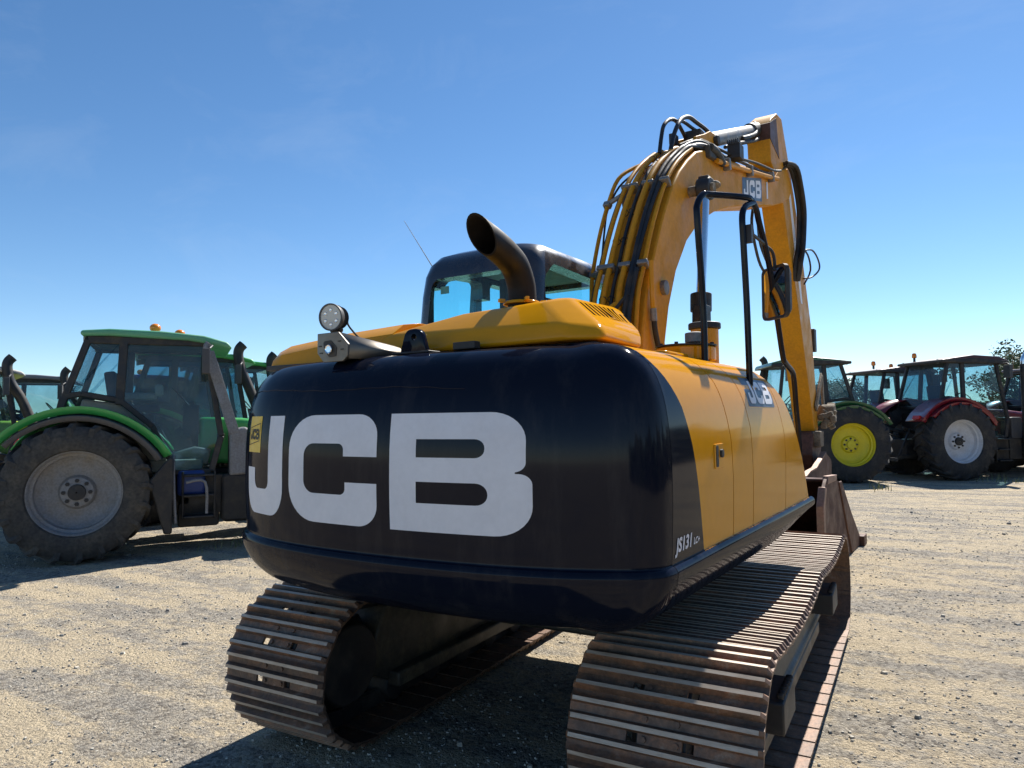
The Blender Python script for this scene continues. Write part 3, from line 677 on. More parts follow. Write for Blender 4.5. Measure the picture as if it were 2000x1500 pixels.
# louvre slots on the right slope: thin recesses cut into the surface, their inner shade put in as dark colour
A0, A1 = Vector(hb1[2]), Vector(hb1[3]); B0, B1 = Vector(hb2[2]), Vector(hb2[3])
cut = []
for k in range(10):
    t = 0.13+0.82*k/9; lo = A0.lerp(A1, t); hi = B0.lerp(B1, t); p = lo.lerp(hi, 0.40); q = lo.lerp(hi, 0.90 if k < 8 else 0.72)
    nrm = (B0-A0).cross(A1-A0).normalized(); c = MB(); c.m = 1; c.bar(p, q, 0.017, 0.07, side=(A1-A0).normalized()); cut.append(c.build('cut', ['yellow', 'rubber'], EX, rotz=0)); 
    cut[-1].parent = None
for c in cut: c.parent = hp
bpy.context.view_layer.update()
subtract(hp, cut)
s = MB(); s.hexa([(0.0, -1.6, 1.955), (0.80, -1.62, 1.955), (0.78, -1.35, 1.955), (0.0, -1.3, 1.955)], [(0.2, -1.5, 2.09), (0.62, -1.5, 2.09), (0.62, -1.25, 2.09), (0.2, -1.2, 2.09)]); part(s, 'engine_cover', 'dark', parent=bn)
s = MB(); s.ball((0.02, -1.25, 2.10), 0.13, 20, 10, (1, 1, 0.55)); part(s, 'bulge', 'yellow', parent=bn)
# exhaust
s = MB(); PATH = [(0.36, -1.505, 2.10), (0.36, -1.500, 2.20), (0.36, -1.512, 2.265), (0.361, -1.560, 2.332), (0.364, -1.64, 2.370), (0.368, -1.73, 2.395), (0.371, -1.825, 2.414)]
P = cat([Vector(p) for p in PATH], 5); nr = 28; rO, rI = 0.064, 0.058; rings = []
def exring(i, r):
    T = (P[min(i+1, len(P)-1)]-P[max(i-1, 0)]).normalized(); U = Vector((1, 0, 0)); V = T.cross(U).normalized(); out = []
    for k in range(nr):
        a = 2*math.pi*k/nr; q = P[i]+(U*math.cos(a)+V*math.sin(a))*r
        if i > len(P)-8:   # mitred end
            f = (i-(len(P)-8))/7; q = q+T*f*0.075*(-math.sin(a))*(r/rO)*(-1)
        out.append(q)
    return out
vs = []; m = len(P)
for i in range(m): vs += exring(i, rO)
for i in range(m-1, -1, -1): vs += exring(i, rI)
s.add(vs, [(i*nr+k, i*nr+(k+1) % nr, (i+1)*nr+(k+1) % nr, (i+1)*nr+k) for i in range(2*m-1) for k in range(nr)])
ex = part(s, 'exhaust_pipe', paint('sooty_exhaust', (0.014, 0.012, 0.012), 0.5, metal=0.0, spec=0.2, dirt=0.3, dirtc=(0.04, 0.03, 0.02), scale=7), parent=bn, angle=50)
s = MB(); s.lathe([(0.085, 2.165), (0.080, 2.178), (0.07, 2.180)], (0.36, -1.505, 0), 'Z', 28)
for a in (0.7, 2.4, 4.2, 5.5): s.box((0.36+0.10*math.cos(a), -1.505+0.10*math.sin(a), 2.178), (0.03, 0.018, 0.016), Matrix.Rotation(a, 3, 'Z'))
part(s, 'exhaust_collar', 'yellow', 0.003, parent=bn)
# lifting lug
for lx, sc_ in ((0.075, 1.0),):
    s = MB(); s.prism(fillet([(lx-0.075, 1.93, 0), (lx+0.075, 1.93, 0), (lx+0.040, 2.040, 0.04), (lx-0.040, 2.040, 0.04)], 6), 1, -1.915, -1.885)
    lug = part(s, 'lifting_lug', 'black', 0.004)
    c = MB(); c.lathe([(0.014, -1.95), (0.014, -1.85)], (lx+0.005, 0, 2.005), 'Y', 20); c = c.build('cut', 'dark', None); c.rotation_euler = (0, 0, BR); bpy.context.view_layer.update(); subtract(lug, [c])
s = MB(); s.box((0.33, -1.88, 1.955), (0.11, 0.04, 0.03)); s.box((0.08, -1.90, 1.938), (0.2, 0.08, 0.01)); part(s, 'mounting_pad', 'dark', 0.003)
# camera housing and work lamp
s = MB(); yy = -2.10
face = [(-0.300, 2.030), (-0.175, 2.030), (-0.115, 1.975), (-0.120, 1.925), (-0.145, 1.905), (-0.262, 1.905), (-0.300, 1.945)]
s.prism(face, 1, yy, yy+0.012)
hc = part(s, 'camera_housing', 'steel', 0.003)
s = MB(); th = 0.004   # folded guard sloping down behind the face
bk = [(-0.31, -1.80, 1.955), (-0.10, -1.62, 1.945)]
q0 = Vector((-0.300, yy+0.01, 2.030)); q1 = Vector((-0.175, yy+0.01, 2.030)); q2 = Vector((-0.115, yy+0.01, 1.975)); e0 = Vector((-0.30, -1.86, 1.99)); e1 = Vector((-0.10, -1.84, 1.985)); e2 = Vector((-0.03, -1.70, 1.945))
s.add([q0, q1, q2, e0, e1, e2], [(0, 1, 4, 3), (1, 2, 5, 4)]); s.add([q2, e2, Vector((-0.03, -1.70, 1.93)), Vector((-0.12, yy+0.01, 1.915))], [(0, 1, 2, 3)])
me = part(s, 'guard_plate', 'steel', parent=hc); so_ = me.modifiers.new('solid', 'SOLIDIFY'); so_.thickness = 0.004
s = MB(); s.prism(fillet([(-0.262, 1.995, 0.01), (-0.215, 1.997, 0.01), (-0.180, 1.965, 0.01), (-0.185, 1.928, 0.006), (-0.225, 1.925, 0.01), (-0.255, 1.955, 0.01)], 3), 1, yy-0.002, yy+0.03)
s.box((-0.215, -2.04, 1.95), (0.12, 0.08, 0.06)); part(s, 'camera_recess', 'dark', parent=hc)
s = MB(); s.lathe([(0.020, yy-0.012), (0.018, yy-0.014), (0.004, yy-0.008), (0.001, yy-0.008)], (-0.220, 0, 1.958), 'Y', 20); part(s, 'camera_lens', 'mirror', parent=hc)
s = MB()
for x, z in ((-0.282, 1.975), (-0.275, 1.945), (-0.165, 1.990), (-0.150, 1.955)): s.box((x, yy-0.001, z), (0.016, 0.004, 0.005))
part(s, 'vent_slots', 'dark', parent=hc)
# lamp, turned a little towards +x
def rotset(o, loc, e): o.location = loc; o.rotation_euler = e
lamp = bpy.data.objects.new('work_lamp', None)
s = MB(); s.lathe([(0.001, 0.075), (0.028, 0.07), (0.045, 0.045), (0.055, 0.02), (0.060, 0.0), (0.060, -0.008), (0.054, -0.008), (0.054, 0.0), (0.001, 0.0)], (0, 0, 0), 'Y', 36)
for k in range(5): s.lathe([(0.050, 0.028+k*0.008), (0.056-k*0.004, 0.029+k*0.008), (0.050-k*0.003, 0.031+k*0.008)], (0, 0, 0), 'Y', 30)
wl = s.build('work_lamp', 'plastic', EX, 0); LP = Vector((-0.285, -2.035, 2.108)); wl.location = Matrix.Rotation(BR, 3, 'Z') @ LP; wl.rotation_euler = (R(4), 0, BR+R(12))
s = MB(); s.lathe([(0.054, -0.003), (0.001, -0.004)], (0, 0, 0), 'Y', 36, cap=False); s.build('lens', 'lens', wl)
s = MB()
for k in range(6): a = k*math.pi/3+0.5; s.lathe([(0.008, -0.0055), (0.006, -0.0065), (0.001, -0.005)], (0.032*math.cos(a), 0, 0.032*math.sin(a)), 'Y', 10)
s.build('diode', 'chrome', wl)
s = MB(); s.box((0, 0.035, -0.066), (0.03, 0.04, 0.03)); s.cyl((-0.028, 0.035, -0.055), (0.028, 0.035, -0.055), 0.012, 12); s.build('bracket', 'dark', wl, 0.003)
s = MB(); s.tube([(0, 0.07, 0.0), (0.02, 0.09, 0.005), (0.03, 0.08, -0.03), (0.05, 0.10, -0.07), (0.06, 0.12, -0.09)], 0.0045, 8); s.build('cable', 'rubber', wl)

# ---- cab
CX0, CX1, CY0, CY1, CZ0, CZ1 = -1.185, -0.195, -0.45, 0.98, 1.15, 2.815
def cab():
    s = MB(); sec = []
    def ring(ix, iy, z, r, fy=0.0): return [(x, y, z) for x, y in rrect(CX0+ix, CY0+iy, CX1-ix, CY1-iy-fy, r, 6)]
    levels = [(0.0, 0.0, CZ0, 0.10), (0.0, 0.0, 2.30, 0.10), (0.008, 0.010, 2.50, 0.11), (0.02, 0.025, 2.64, 0.12), (0.04, 0.05, 2.72, 0.13), (0.08, 0.09, 2.775, 0.14), (0.15, 0.16, 2.805, 0.15), (0.28, 0.30, CZ1, 0.15)]
    n = None; vs = []
    for ix, iy, z, r in levels: rg = ring(ix, iy, z, r); n = len(rg); vs += rg
    m = len(levels)
    s.add(vs, [(i*n+k, i*n+(k+1) % n, (i+1)*n+(k+1) % n, (i+1)*n+k) for i in range(m-1) for k in range(n)]+[list(range(n))[::-1], list(range((m-1)*n, m*n))])
    return s
cb = part(cab(), 'cab', 'cabpaint', angle=50)
cuts = []
def cutter(fn):
    s = MB(); fn(s); o = s.build('cut', 'dark', None); o.rotation_euler = (0, 0, BR); cuts.append(o)
cutter(lambda s: s.prism(rrect(CX0+0.05, CY0+0.05, CX1-0.05, CY1-0.05, 0.08), 2, CZ0+0.05, 2.56))
cutter(lambda s: s.prism(rrect(CX0+0.13, CY0+0.14, CX1-0.13, CY1-0.14, 0.08), 2, 2.50, 2.74))
cutter(lambda s: s.prism(fillet([(-1.10, 1.95, 0.05), (-0.36, 1.95, 0.05), (-0.40, 2.61, 0.07), (-1.04, 2.61, 0.07)], 6), 1, CY0-0.2, CY0+0.2))
cutter(lambda s: s.prism(fillet([(-1.10, 1.75, 0.05), (-0.30, 1.75, 0.05), (-0.32, 2.69, 0.06), (-1.06, 2.69, 0.06)], 6), 1, CY1-0.2, CY1+0.2))
cutter(lambda s: s.prism(fillet([(-0.335, 2.0, 0.05), (0.86, 2.0, 0.05), (0.86, 2.62, 0.06), (-0.20, 2.655, 0.10), (-0.335, 2.55, 0.10)], 7), 0, CX1-0.3, CX1+0.2))
cutter(lambda s: s.prism(fillet([(-0.30, 1.95, 0.05), (0.18, 1.95, 0.05), (0.18, 2.69, 0.05), (-0.30, 2.67, 0.08)], 5), 0, CX0-0.2, CX0+0.2))
cutter(lambda s: s.prism(fillet([(0.28, 1.45, 0.05), (0.86, 1.45, 0.05), (0.86, 2.69, 0.05), (0.28, 2.69, 0.05)], 5), 0, CX0-0.2, CX0+0.2))
bpy.context.view_layer.update(); subtract(cb, cuts)
def pane(name, pts, parent, mat='glass', th=0.004, bevel=0): s = MB(); s.quadpane(pts, th); return s.build(name, mat, parent)
pane('rear_window', [(-1.12, CY0+0.035, 1.93), (-0.34, CY0+0.035, 1.93), (-0.37, CY0+0.045, 2.63), (-1.06, CY0+0.045, 2.63)], cb)
pane('side_window', [(CX1-0.035, -0.35, 1.98), (CX1-0.035, 0.88, 1.98), (CX1-0.06, 0.88, 2.66), (CX1-0.06, -0.35, 2.66)], cb)
pane('windscreen', [(-1.12, CY1-0.04, 1.73), (-0.28, CY1-0.04, 1.73), (-0.32, CY1-0.06, 2.70), (-1.06, CY1-0.06, 2.70)], cb)
pane('side_window', [(CX0+0.035, -0.32, 1.93), (CX0+0.035, 0.2, 1.93), (CX0+0.05, 0.2, 2.70), (CX0+0.05, -0.32, 2.70)], cb)
pane('door_window', [(CX0+0.035, 0.26, 1.43), (CX0+0.035, 0.88, 1.43), (CX0+0.05, 0.88, 2.70), (CX0+0.05, 0.26, 2.70)], cb)
s = MB(); s.prism(fillet([(-0.80, 2.10, 0.02), (-0.44, 2.10, 0.02), (-0.46, 2.40, 0.06), (-0.78, 2.40, 0.06)], 5), 1, 0.05, 0.16); s.box((-0.62, 0.12, 1.90), (0.5, 0.14, 0.55)); s.box((-0.62, 0.38, 1.66), (0.5, 0.5, 0.14)); part(s, 'operator_seat', 'seat', 0.02, parent=cb)
s = MB(); s.box((-0.90, 0.24, 2.2), (0.05, 0.05, 1.0)); part(s, 'door_pillar', 'dark', 0.006, parent=cb)
s = MB(); s.box((-0.96, CY0+0.055, 2.535), (0.07, 0.004, 0.05)); part(s, 'sticker', 'trim', parent=cb)
s = MB(); s.tube([(-0.45, 0.7, 1.5), (-0.45, 0.7, 1.9), (-0.45, 0.64, 2.05)], 0.02); s.box((-0.5, 0.82, 1.6), (0.3, 0.12, 0.6)); part(s, 'console', 'dark', 0.006, parent=cb)
s = MB(); s.box((-0.69, 0.265, 2.730), (0.70, 1.12, 0.006)); part(s, 'roof_lining', 'trim', parent=cb)
s = MB(); s.box((CX1-0.045, 0.25, 2.42), (0.012, 1.25, 0.012)); part(s, 'window_bar', 'dark', parent=cb)
s = MB(); s.cyl((-1.075, -0.36, 2.690), (-1.355, -0.36, 3.086), 0.0035, 8, r1=0.0015); s.ball((-1.075, -0.36, 2.690), 0.012); s.tube([(-1.075, -0.36, 2.690), (-1.055, -0.365, 2.68), (-1.05, -0.37, 2.66)], 0.008, 8); part(s, 'antenna', 'greymet', parent=cb)

# ---- boom
BX0, BX1 = -0.045, 0.30
low = [(0.40, 1.55), (0.40, 2.157), (0.488, 2.408), (0.645, 2.683), (0.887, 2.948), (1.20, 3.165), (1.593, 3.335), (2.0, 3.47), (2.478, 3.60), (3.069, 3.745), (3.7, 3.90), (4.11, 4.03), (4.46, 4.17), (4.60, 4.30)]
upp = [(4.60, 4.47), (4.50, 4.54), (3.95, 4.36), (3.723, 4.213), (2.773, 4.039), (2.1, 3.915), (1.634, 3.813), (1.35, 3.775), (1.15, 3.70), (0.95, 3.575), (0.772, 3.44), (0.60, 3.27), (0.434, 3.05), (0.291, 2.82), (0.185, 2.62), (0.10, 2.45), (0.02, 2.2), (-0.03, 1.9), (-0.03, 1.55)]
s = MB(); s.prism(low+upp, 0, BX0, BX1); bo = part(s, 'boom', 'yellow_worn', 0.012)
# side weld plates / ridges
s = MB(); s.lathe([(0.05, BX1), (0.05, BX1+0.03), (0.03, BX1+0.035)], (0, 0.370, 2.522), 'X', 20); part(s, 'pin_boss', 'greymet', parent=bo)
# pipes running up the back of the boom
back = [(-0.01, 2.0), (0.07, 2.40), (0.185, 2.62), (0.291, 2.82), (0.434, 3.05), (0.60, 3.27), (0.772, 3.44), (0.95, 3.575), (1.15, 3.70)]
def boff(i, d):
    a, b_ = Vector(back[max(i-1, 0)]), Vector(back[min(i+1, len(back)-1)]); t = (b_-a).normalized(); nn = Vector((-t.y, t.x)); return Vector(back[i])+nn*d
def backpipe(x0, x1, d0, rr, name, mat, i0=0, i1=9, extra=None, bul=0.02):
    pts = []
    for i in range(i0, i1): q = boff(i, d0+bul*math.sin(math.pi*i/8)); x = x0+(x1-x0)*(i/8); pts.append((x, q.x, q.y))
    if extra: pts += extra
    s = MB(); s.tube(pts, rr, 12, 4); return part(s, name, mat, parent=bo)
backpipe(-0.035, -0.030, 0.05, 0.016, 'hydraulic_pipe', 'yellow_worn')
backpipe(0.030, 0.030, 0.055, 0.019, 'hydraulic_pipe', 'yellow_worn')
backpipe(0.140, 0.140, 0.055, 0.021, 'hydraulic_pipe', 'yellow_worn', extra=[(0.14, 1.35, 3.80), (0.14, 1.5, 3.86)])
backpipe(0.262, 0.265, 0.030, 0.015, 'hydraulic_pipe', 'yellow_worn')
backpipe(0.085, 0.09, 0.045, 0.013, 'hydraulic_hose', 'rubber')
backpipe(0.190, 0.215, 0.060, 0.015, 'hydraulic_hose', 'rubber', extra=[(0.22, 1.3, 3.79), (0.25, 1.5, 3.83)])
backpipe(0.195, 0.26, 0.050, 0.015, 'hydraulic_hose', 'rubber', extra=[(0.28, 1.4, 3.80)])
backpipe(-0.06, -0.055, 0.04, 0.007, 'hydraulic_hose', 'rubber')
s = MB(); s.tube([(-0.2, 0.27, 2.25), (-0.2, 0.30, 2.466), (-0.2, 0.323, 2.651), (-0.2, 0.442, 2.951), (-0.2, 0.60, 3.233), (-0.19, 0.774, 3.475), (-0.14, 0.971, 3.61), (-0.08, 1.08, 3.66)], 0.015, 12); part(s, 'hydraulic_pipe', 'yellow_worn', parent=bo)
s = MB(); s.tube([(-0.19, 0.45, 2.75), (-0.2, 0.54, 3.05), (-0.2, 0.60, 3.20), (-0.17, 0.74, 3.40), (-0.12, 0.92, 3.55)], 0.008, 8); part(s, 'hydraulic_hose', 'rubber', parent=bo)
for i, wv in ((2, 1), (5, 0.9)):
    s = MB(); a, b_ = Vector(back[i-1]), Vector(back[i+1]); ang = math.atan2(b_.y-a.y, b_.x-a.x); rot = Matrix.Rotation(ang, 3, 'X')
    for xc, wd in ((-0.03, 0.06), (0.03, 0.07), (0.14, 0.085), (0.265, 0.07)):
        q = boff(i, 0.062); s.box((xc, q.x, q.y), (wd, 0.035, 0.062), rot)
    q = boff(i, 0.03); s.box((0.12, q.x, q.y), (0.36, 0.022, 0.03), rot); s.bar((-0.05, q.x, q.y), (-0.21, 0.34+(i-2)*0.085, 2.66+(i-2)*0.19), 0.03, 0.03, (0, 1, 0)); s.box((-0.2, 0.34+(i-2)*0.085, 2.66+(i-2)*0.19), (0.055, 0.05, 0.05), rot)
    part(s, 'pipe_clamp', 'greymet', 0.006, parent=bo)
rn = random.Random(5)
for i in (1, 3, 4, 6, 7):
    s = MB(); q = boff(i, 0.060)
    for xc in (0.03, 0.20, 0.09): s.tube([(xc+0.027*math.cos(t), q.x-0.012*math.sin(t), q.y+0.020*math.sin(t)+rn.uniform(-.002, .002)) for t in [k*0.7 for k in range(10)]], 0.003, 6, 2)
    part(s, 'cable_tie', 'rubber', parent=bo)
s = MB(); s.tube([(0.19, 0.02, 2.42), (0.12, 0.0, 2.38), (0.02, -0.05, 2.30), (-0.05, -0.08, 2.24)], 0.018, 10); part(s, 'hydraulic_pipe', 'yellow', parent=bo)
s = MB()
for dx in (0.0, 0.035): s.tube([(0.20+dx, 0.10, 2.62), (0.19+dx, 0.02, 2.42), (0.19+dx, -0.03, 2.25), (0.21+dx, -0.05, 2.05), (0.23, -0.06, 1.95)], 0.016, 10)
s.tube([(0.19, 0.0, 2.42), (0.10, -0.05, 2.30), (0.0, -0.10, 2.20)], 0.012, 8); part(s, 'hydraulic_hose', 'rubber', parent=bo)
s = MB(); s.tube([(0.325, 0.12, 2.66), (0.33, 0.11, 2.48), (0.33, 0.12, 2.35)], 0.017, 10); part(s, 'hydraulic_pipe', 'yellow', parent=bo)
s = MB(); s.cyl((0.33, 0.12, 2.35), (0.33, 0.13, 2.27), 0.021, 14); part(s, 'hose_fitting', 'greymet', parent=bo)
s = MB(); s.tube([(0.33, 0.13, 2.29), (0.33, 0.15, 2.20), (0.335, 0.20, 2.08), (0.34, 0.25, 1.98)], 0.018, 10); part(s, 'hydraulic_hose', 'rubber', parent=bo)
# hoses arching over the boom elbow
s = MB()
s.tube([(0.05, 1.02, 3.70), (0.05, 1.07, 3.85), (0.05, 1.13, 3.96), (0.05, 1.27, 4.055), (0.05, 1.42, 4.09), (0.06, 1.53, 4.04), (0.07, 1.63, 3.985), (0.09, 1.74, 3.99)], 0.016, 12)
s.tube([(0.14, 1.02, 3.70), (0.14, 1.10, 3.85), (0.14, 1.22, 3.99), (0.13, 1.34, 4.07), (0.13, 1.50, 4.135), (0.13, 1.68, 4.155), (0.14, 1.90, 4.165), (0.15, 2.05, 4.15)], 0.018, 12)
s.tube([(0.10, 1.30, 4.04), (0.10, 1.45, 4.085), (0.11, 1.7, 4.10), (0.15, 1.92, 4.11), (0.17, 2.1, 4.10)], 0.014, 12)
part(s, 'hydraulic_hose', 'rubber', parent=bo)
for pts, rr, mt in (([(0.0, 0.80, 3.52), (0.0, 0.98, 3.66), (0.01, 1.10, 3.72), (0.06, 1.13, 3.71)], 0.017, 'yellow_worn'), ([(0.02, 0.95, 3.63), (0.05, 1.12, 3.735), (0.10, 1.20, 3.74)], 0.017, 'yellow_worn'),
                    ([(0.2, 0.95, 3.63), (0.22, 1.15, 3.77), (0.25, 1.40, 3.87), (0.30, 1.6, 3.86), (0.31, 1.9, 3.87)], 0.015, 'rubber'), ([(0.24, 1.0, 3.65), (0.26, 1.2, 3.77), (0.29, 1.42, 3.83), (0.33, 1.55, 3.79)], 0.016, 'greymet'),
                    ([(0.15, 1.2, 3.8), (0.2, 1.5, 3.93), (0.25, 1.8, 3.95), (0.3, 2.2, 3.98), (0.32, 2.6, 4.05)], 0.013, 'rubber')):
    s = MB(); s.tube(pts, rr, 12); part(s, 'elbow_pipe', mt, parent=bo)
s = MB(); s.box((0.31, 1.50, 3.79), (0.05, 0.26, 0.10), Matrix.Rotation(R(8), 3, 'X')); s.tube([(0.33, 1.40, 3.81), (0.335, 1.55, 3.81), (0.335, 1.72, 3.76)], 0.032, 12); part(s, 'valve_block', 'dark', 0.01, parent=bo)
# long pipes along the upper edge
s = MB(); s.tube([(0.335, 1.55, 3.74), (0.335, 1.86, 3.80), (0.335, 2.52, 3.935), (0.335, 3.317, 4.10), (0.33, 3.75, 4.20)], 0.022, 12); part(s, 'hydraulic_pipe', 'yellow_worn', parent=bo)
s = MB(); s.tube([(0.25, 1.75, 3.88), (0.25, 2.6, 4.06), (0.25, 3.5, 4.21), (0.27, 4.0, 4.36), (0.3, 4.35, 4.52)], 0.016, 12); s.tube([(0.33, 2.2, 3.96), (0.34, 2.8, 4.09), (0.34, 3.5, 4.22), (0.33, 3.9, 4.33)], 0.012, 10); part(s, 'hydraulic_hose', 'rubber', parent=bo)
for y in (1.86, 2.6, 3.45): s = MB(); s.box((0.33, y, 3.80+(y-1.86)*0.21), (0.06, 0.05, 0.10), Matrix.Rotation(R(12), 3, 'X')); part(s, 'pipe_clamp', 'greymet', 0.006, parent=bo)
s = MB(); s.box((0.32, 2.17, 4.00), (0.11, 0.13, 0.13))
for k in range(6): s.box((0.32+(-0.045+k*0.018), 2.12, 4.08), (0.006, 0.10, 0.04))
part(s, 'boom_lamp', 'dark', 0.006, parent=bo)
# brackets on the elbow holding the stick cylinder
for x in (0.03, 0.20):
    s = MB(); s.prism(fillet([(1.30, 3.74, 0), (1.42, 3.93, 0.03), (1.66, 4.03, 0.03), (1.80, 4.10, 0.05), (1.98, 4.12, 0.05), (2.00, 3.98, 0.05), (1.98, 3.86, 0), ], 4), 0, x-0.012, x+0.012); part(s, 'cylinder_bracket', 'yellow_worn', 0.004, parent=bo)
s = MB(); s.cyl((-0.01, 1.92, 4.05), (0.25, 1.92, 4.05), 0.045, 16); part(s, 'bracket_pin', 'dark', 0.006, parent=bo)
s = MB(); s.box((0.12, 1.66, 4.02), (0.15, 0.14, 0.08)); part(s, 'bracket_block', 'dark', 0.006, parent=bo)
s = MB(); s.box((0.03, 1.4, 3.93), (0.05, 0.10, 0.09)); part(s, 'hose_bracket', 'dark', 0.006, parent=bo)
# boom decal
def bpt(y, z): return Vector((BX1, y, z)), Vector((1, 0, 0))
def bq(u, v): y = 2.43+u*0.72; z = 3.650+u*0.155+v*(0.205+0.035*u); return Vector((BX1, y, z)), Vector((1, 0, 0))
dp = decal('logo_plate', [(RECT, 0, 0, 1, 1, 0)], 'slate', bo, bq, lift=0.002, step=0)
decal('logo_lettering', [(L_J(), 0.06, 0.12, 0.22, 0.76, 0), (L_C(), 0.34, 0.12, 0.27, 0.76, 0), (L_B(), 0.67, 0.12, 0.27, 0.76, 0)], 'white', dp, bq, lift=0.004, step=0)
decal('sticker', [(RECT, 1.28, 0.15, 0.08, 0.7, 0)], 'white', bo, bq, lift=0.002, step=0)
# boom rams (both sides)
for x in (0.42, -0.165):
    s = MB(); s.cyl((x, 0.74, 1.50), (x, 0.80, 2.47), 0.062, 24); s.cyl((x, 0.795, 2.40), (x, 0.805, 2.53), 0.075, 24); rb = part(s, 'boom_cylinder', 'dark', 0.006)
    s = MB(); s.box((x+0.03, 0.72, 2.30), (0.10, 0.10, 0.26)); s.box((x-0.03, 0.88, 2.34), (0.08, 0.10, 0.18)); s.tube([(x+0.05, 0.70, 2.42), (x+0.06, 0.68, 2.2), (x+0.04, 0.66, 1.95)], 0.018, 10); part(s, 'valve_block', 'rubber', 0.012, parent=rb)
    s = MB(); s.cyl((x, 0.80, 2.5), (x, 0.95, 3.28), 0.034, 20); part(s, 'piston_rod', 'chrome', parent=rb)
    s = MB(); s.cyl((x-0.05, 0.96, 3.33), (x+0.05, 0.96, 3.33), 0.085, 24); s.box((x, 0.99, 3.36), (0.08, 0.14, 0.13)); part(s, 'rod_eye', 'dark', 0.01, parent=rb)
s = MB(); s.cyl((-0.23, 0.96, 3.33), (0.49, 0.96, 3.33), 0.04, 20); s.ball((0.46, 1.05, 3.38), 0.05, 14, 8, (1, 1.2, 0.6)); part(s, 'boom_pin', 'mud', parent=bo)
# stick (dipper)
rear = [(3.20, 4.52), (3.205, 4.25), (3.78, 4.10), (4.154, 4.011), (4.356, 3.607), (4.56, 3.332), (4.943, 2.633), (5.222, 2.065), (5.54, 1.416)]
front = [(5.78, 1.45), (5.70, 2.0), (5.62, 2.40), (5.52, 2.806), (5.1, 3.65), (4.72, 4.30), (4.494, 4.60), (4.187, 5.02), (3.95, 5.00), (3.70, 4.86)]
s = MB(); s.prism([(3.62, 4.78), (3.60, 4.60), (3.62, 4.36), (3.95, 4.20)]+rear[3:]+front, 0, 0.055, 0.295); ar = part(s, 'stick', 'yellow_arm', 0.01)
s = MB(); s.prism([(4.35, 4.45), (4.47, 4.38), (4.86, 3.5), (5.02, 3.0), (4.93, 3.0), (4.70, 3.5)], 0, 0.2955, 0.299); part(s, 'reflective_strip', 'white', parent=ar)
s = MB(); s.prism([(3.60, 4.60), (3.61, 4.78), (3.9, 4.93), (4.0, 4.5)], 0, 0.05, 0.30); part(s, 'rust_patch', 'bucket', parent=ar)
# stick cylinder
s = MB(); s.cyl((0.125, 1.93, 4.07), (0.125, 3.62, 4.73), 0.068, 28); sc1 = part(s, 'stick_cylinder', 'silver', 0.006)
s = MB(); s.cyl((0.125, 3.42, 4.655), (0.125, 3.66, 4.75), 0.085, 28); s.tube([(0.19, 2.9, 4.40), (0.21, 3.1, 4.48), (0.2, 3.4, 4.62), (0.15, 3.55, 4.79)], 0.022, 10); s.tube([(0.19, 2.3, 4.12), (0.20, 2.8, 4.32), (0.21, 3.3, 4.50), (0.2, 3.5, 4.60)], 0.018, 10)
s.box((0.17, 3.10, 4.44), (0.05, 0.20, 0.06), Matrix.Rotation(R(21), 3, 'X')); part(s, 'gland', 'dark', 0.006, parent=sc1)
s = MB(); s.cyl((0.125, 3.62, 4.73), (0.125, 3.98, 4.87), 0.042, 24); part(s, 'piston_rod', 'chrome', parent=sc1)
# hose bundle at the boom nose
s = MB()
for dx, dy in ((0.0, 0.0), (0.035, 0.03), (0.07, -0.02)):
    s.tube([(0.30+dx*0.5, 4.20+dy, 4.50), (0.33+dx, 4.42+dy, 4.50), (0.33+dx, 4.66+dy, 4.34), (0.33+dx, 4.80+dy, 4.10), (0.33+dx, 4.76+dy, 3.85), (0.33+dx, 4.66+dy, 3.60), (0.32+dx, 4.56+dy, 3.42), (0.31+dx*0.5, 4.60+dy, 3.22)], 0.024, 10)
s.tube([(0.37, 4.75, 3.60), (0.37, 5.35, 3.72), (0.36, 5.80, 3.68), (0.36, 5.85, 3.56), (0.34, 5.45, 3.40), (0.32, 5.05, 3.32)], 0.011, 8)
s.tube([(0.34, 4.75, 3.66), (0.36, 5.1, 3.62), (0.36, 5.25, 3.45), (0.32, 5.05, 3.25)], 0.011, 8)
part(s, 'hydraulic_hose', 'rubber', parent=bo)
s = MB()
s.tube([(0.10, 3.60, 3.90), (0.10, 3.52, 3.70), (0.10, 3.62, 3.50), (0.10, 3.85, 3.30), (0.1, 4.3, 3.2)], 0.016, 8); s.tube([(0.13, 3.68, 3.92), (0.13, 3.66, 3.70), (0.13, 3.75, 3.50), (0.13, 4.1, 3.32)], 0.014, 8); part(s, 'hydraulic_hose', 'rubber', parent=bo)
# bucket cylinder + linkage in front of the stick
s = MB(); s.cyl((0.175, 4.72, 4.40), (0.175, 5.83, 2.5), 0.065, 20); bc = part(s, 'bucket_cylinder', 'yellow_arm', 0.006)
s = MB(); s.cyl((0.175, 5.83, 2.5), (0.175, 6.02, 2.15), 0.04, 18); part(s, 'piston_rod', 'chrome', parent=bc)
s = MB(); s.box((0.26, 5.78, 2.62), (0.08, 0.14, 0.30)); part(s, 'valve_block', 'dark', 0.01, parent=bc)
for x in (0.04, 0.315):
    s = MB(); s.bar((x, 5.55, 1.72), (x, 6.02, 2.17), 0.03, 0.10, (1, 0, 0)); s.bar((x, 6.02, 2.17), (x, 6.10, 1.62), 0.03, 0.09, (1, 0, 0)); part(s, 'bucket_link', 'mud', 0.012)
s = MB(); s.cyl((0.0, 5.95, 1.67), (0.48, 5.95, 1.67), 0.11, 14); s.box((0.42, 6.0, 1.66), (0.10, 0.22, 0.22), Matrix.Rotation(0.5, 3, 'X')); s.cyl((0.0, 5.55, 1.33), (0.36, 5.55, 1.33), 0.10, 14); s.box((0.33, 5.55, 1.34), (0.10, 0.26, 0.20))
rn = random.Random(9)
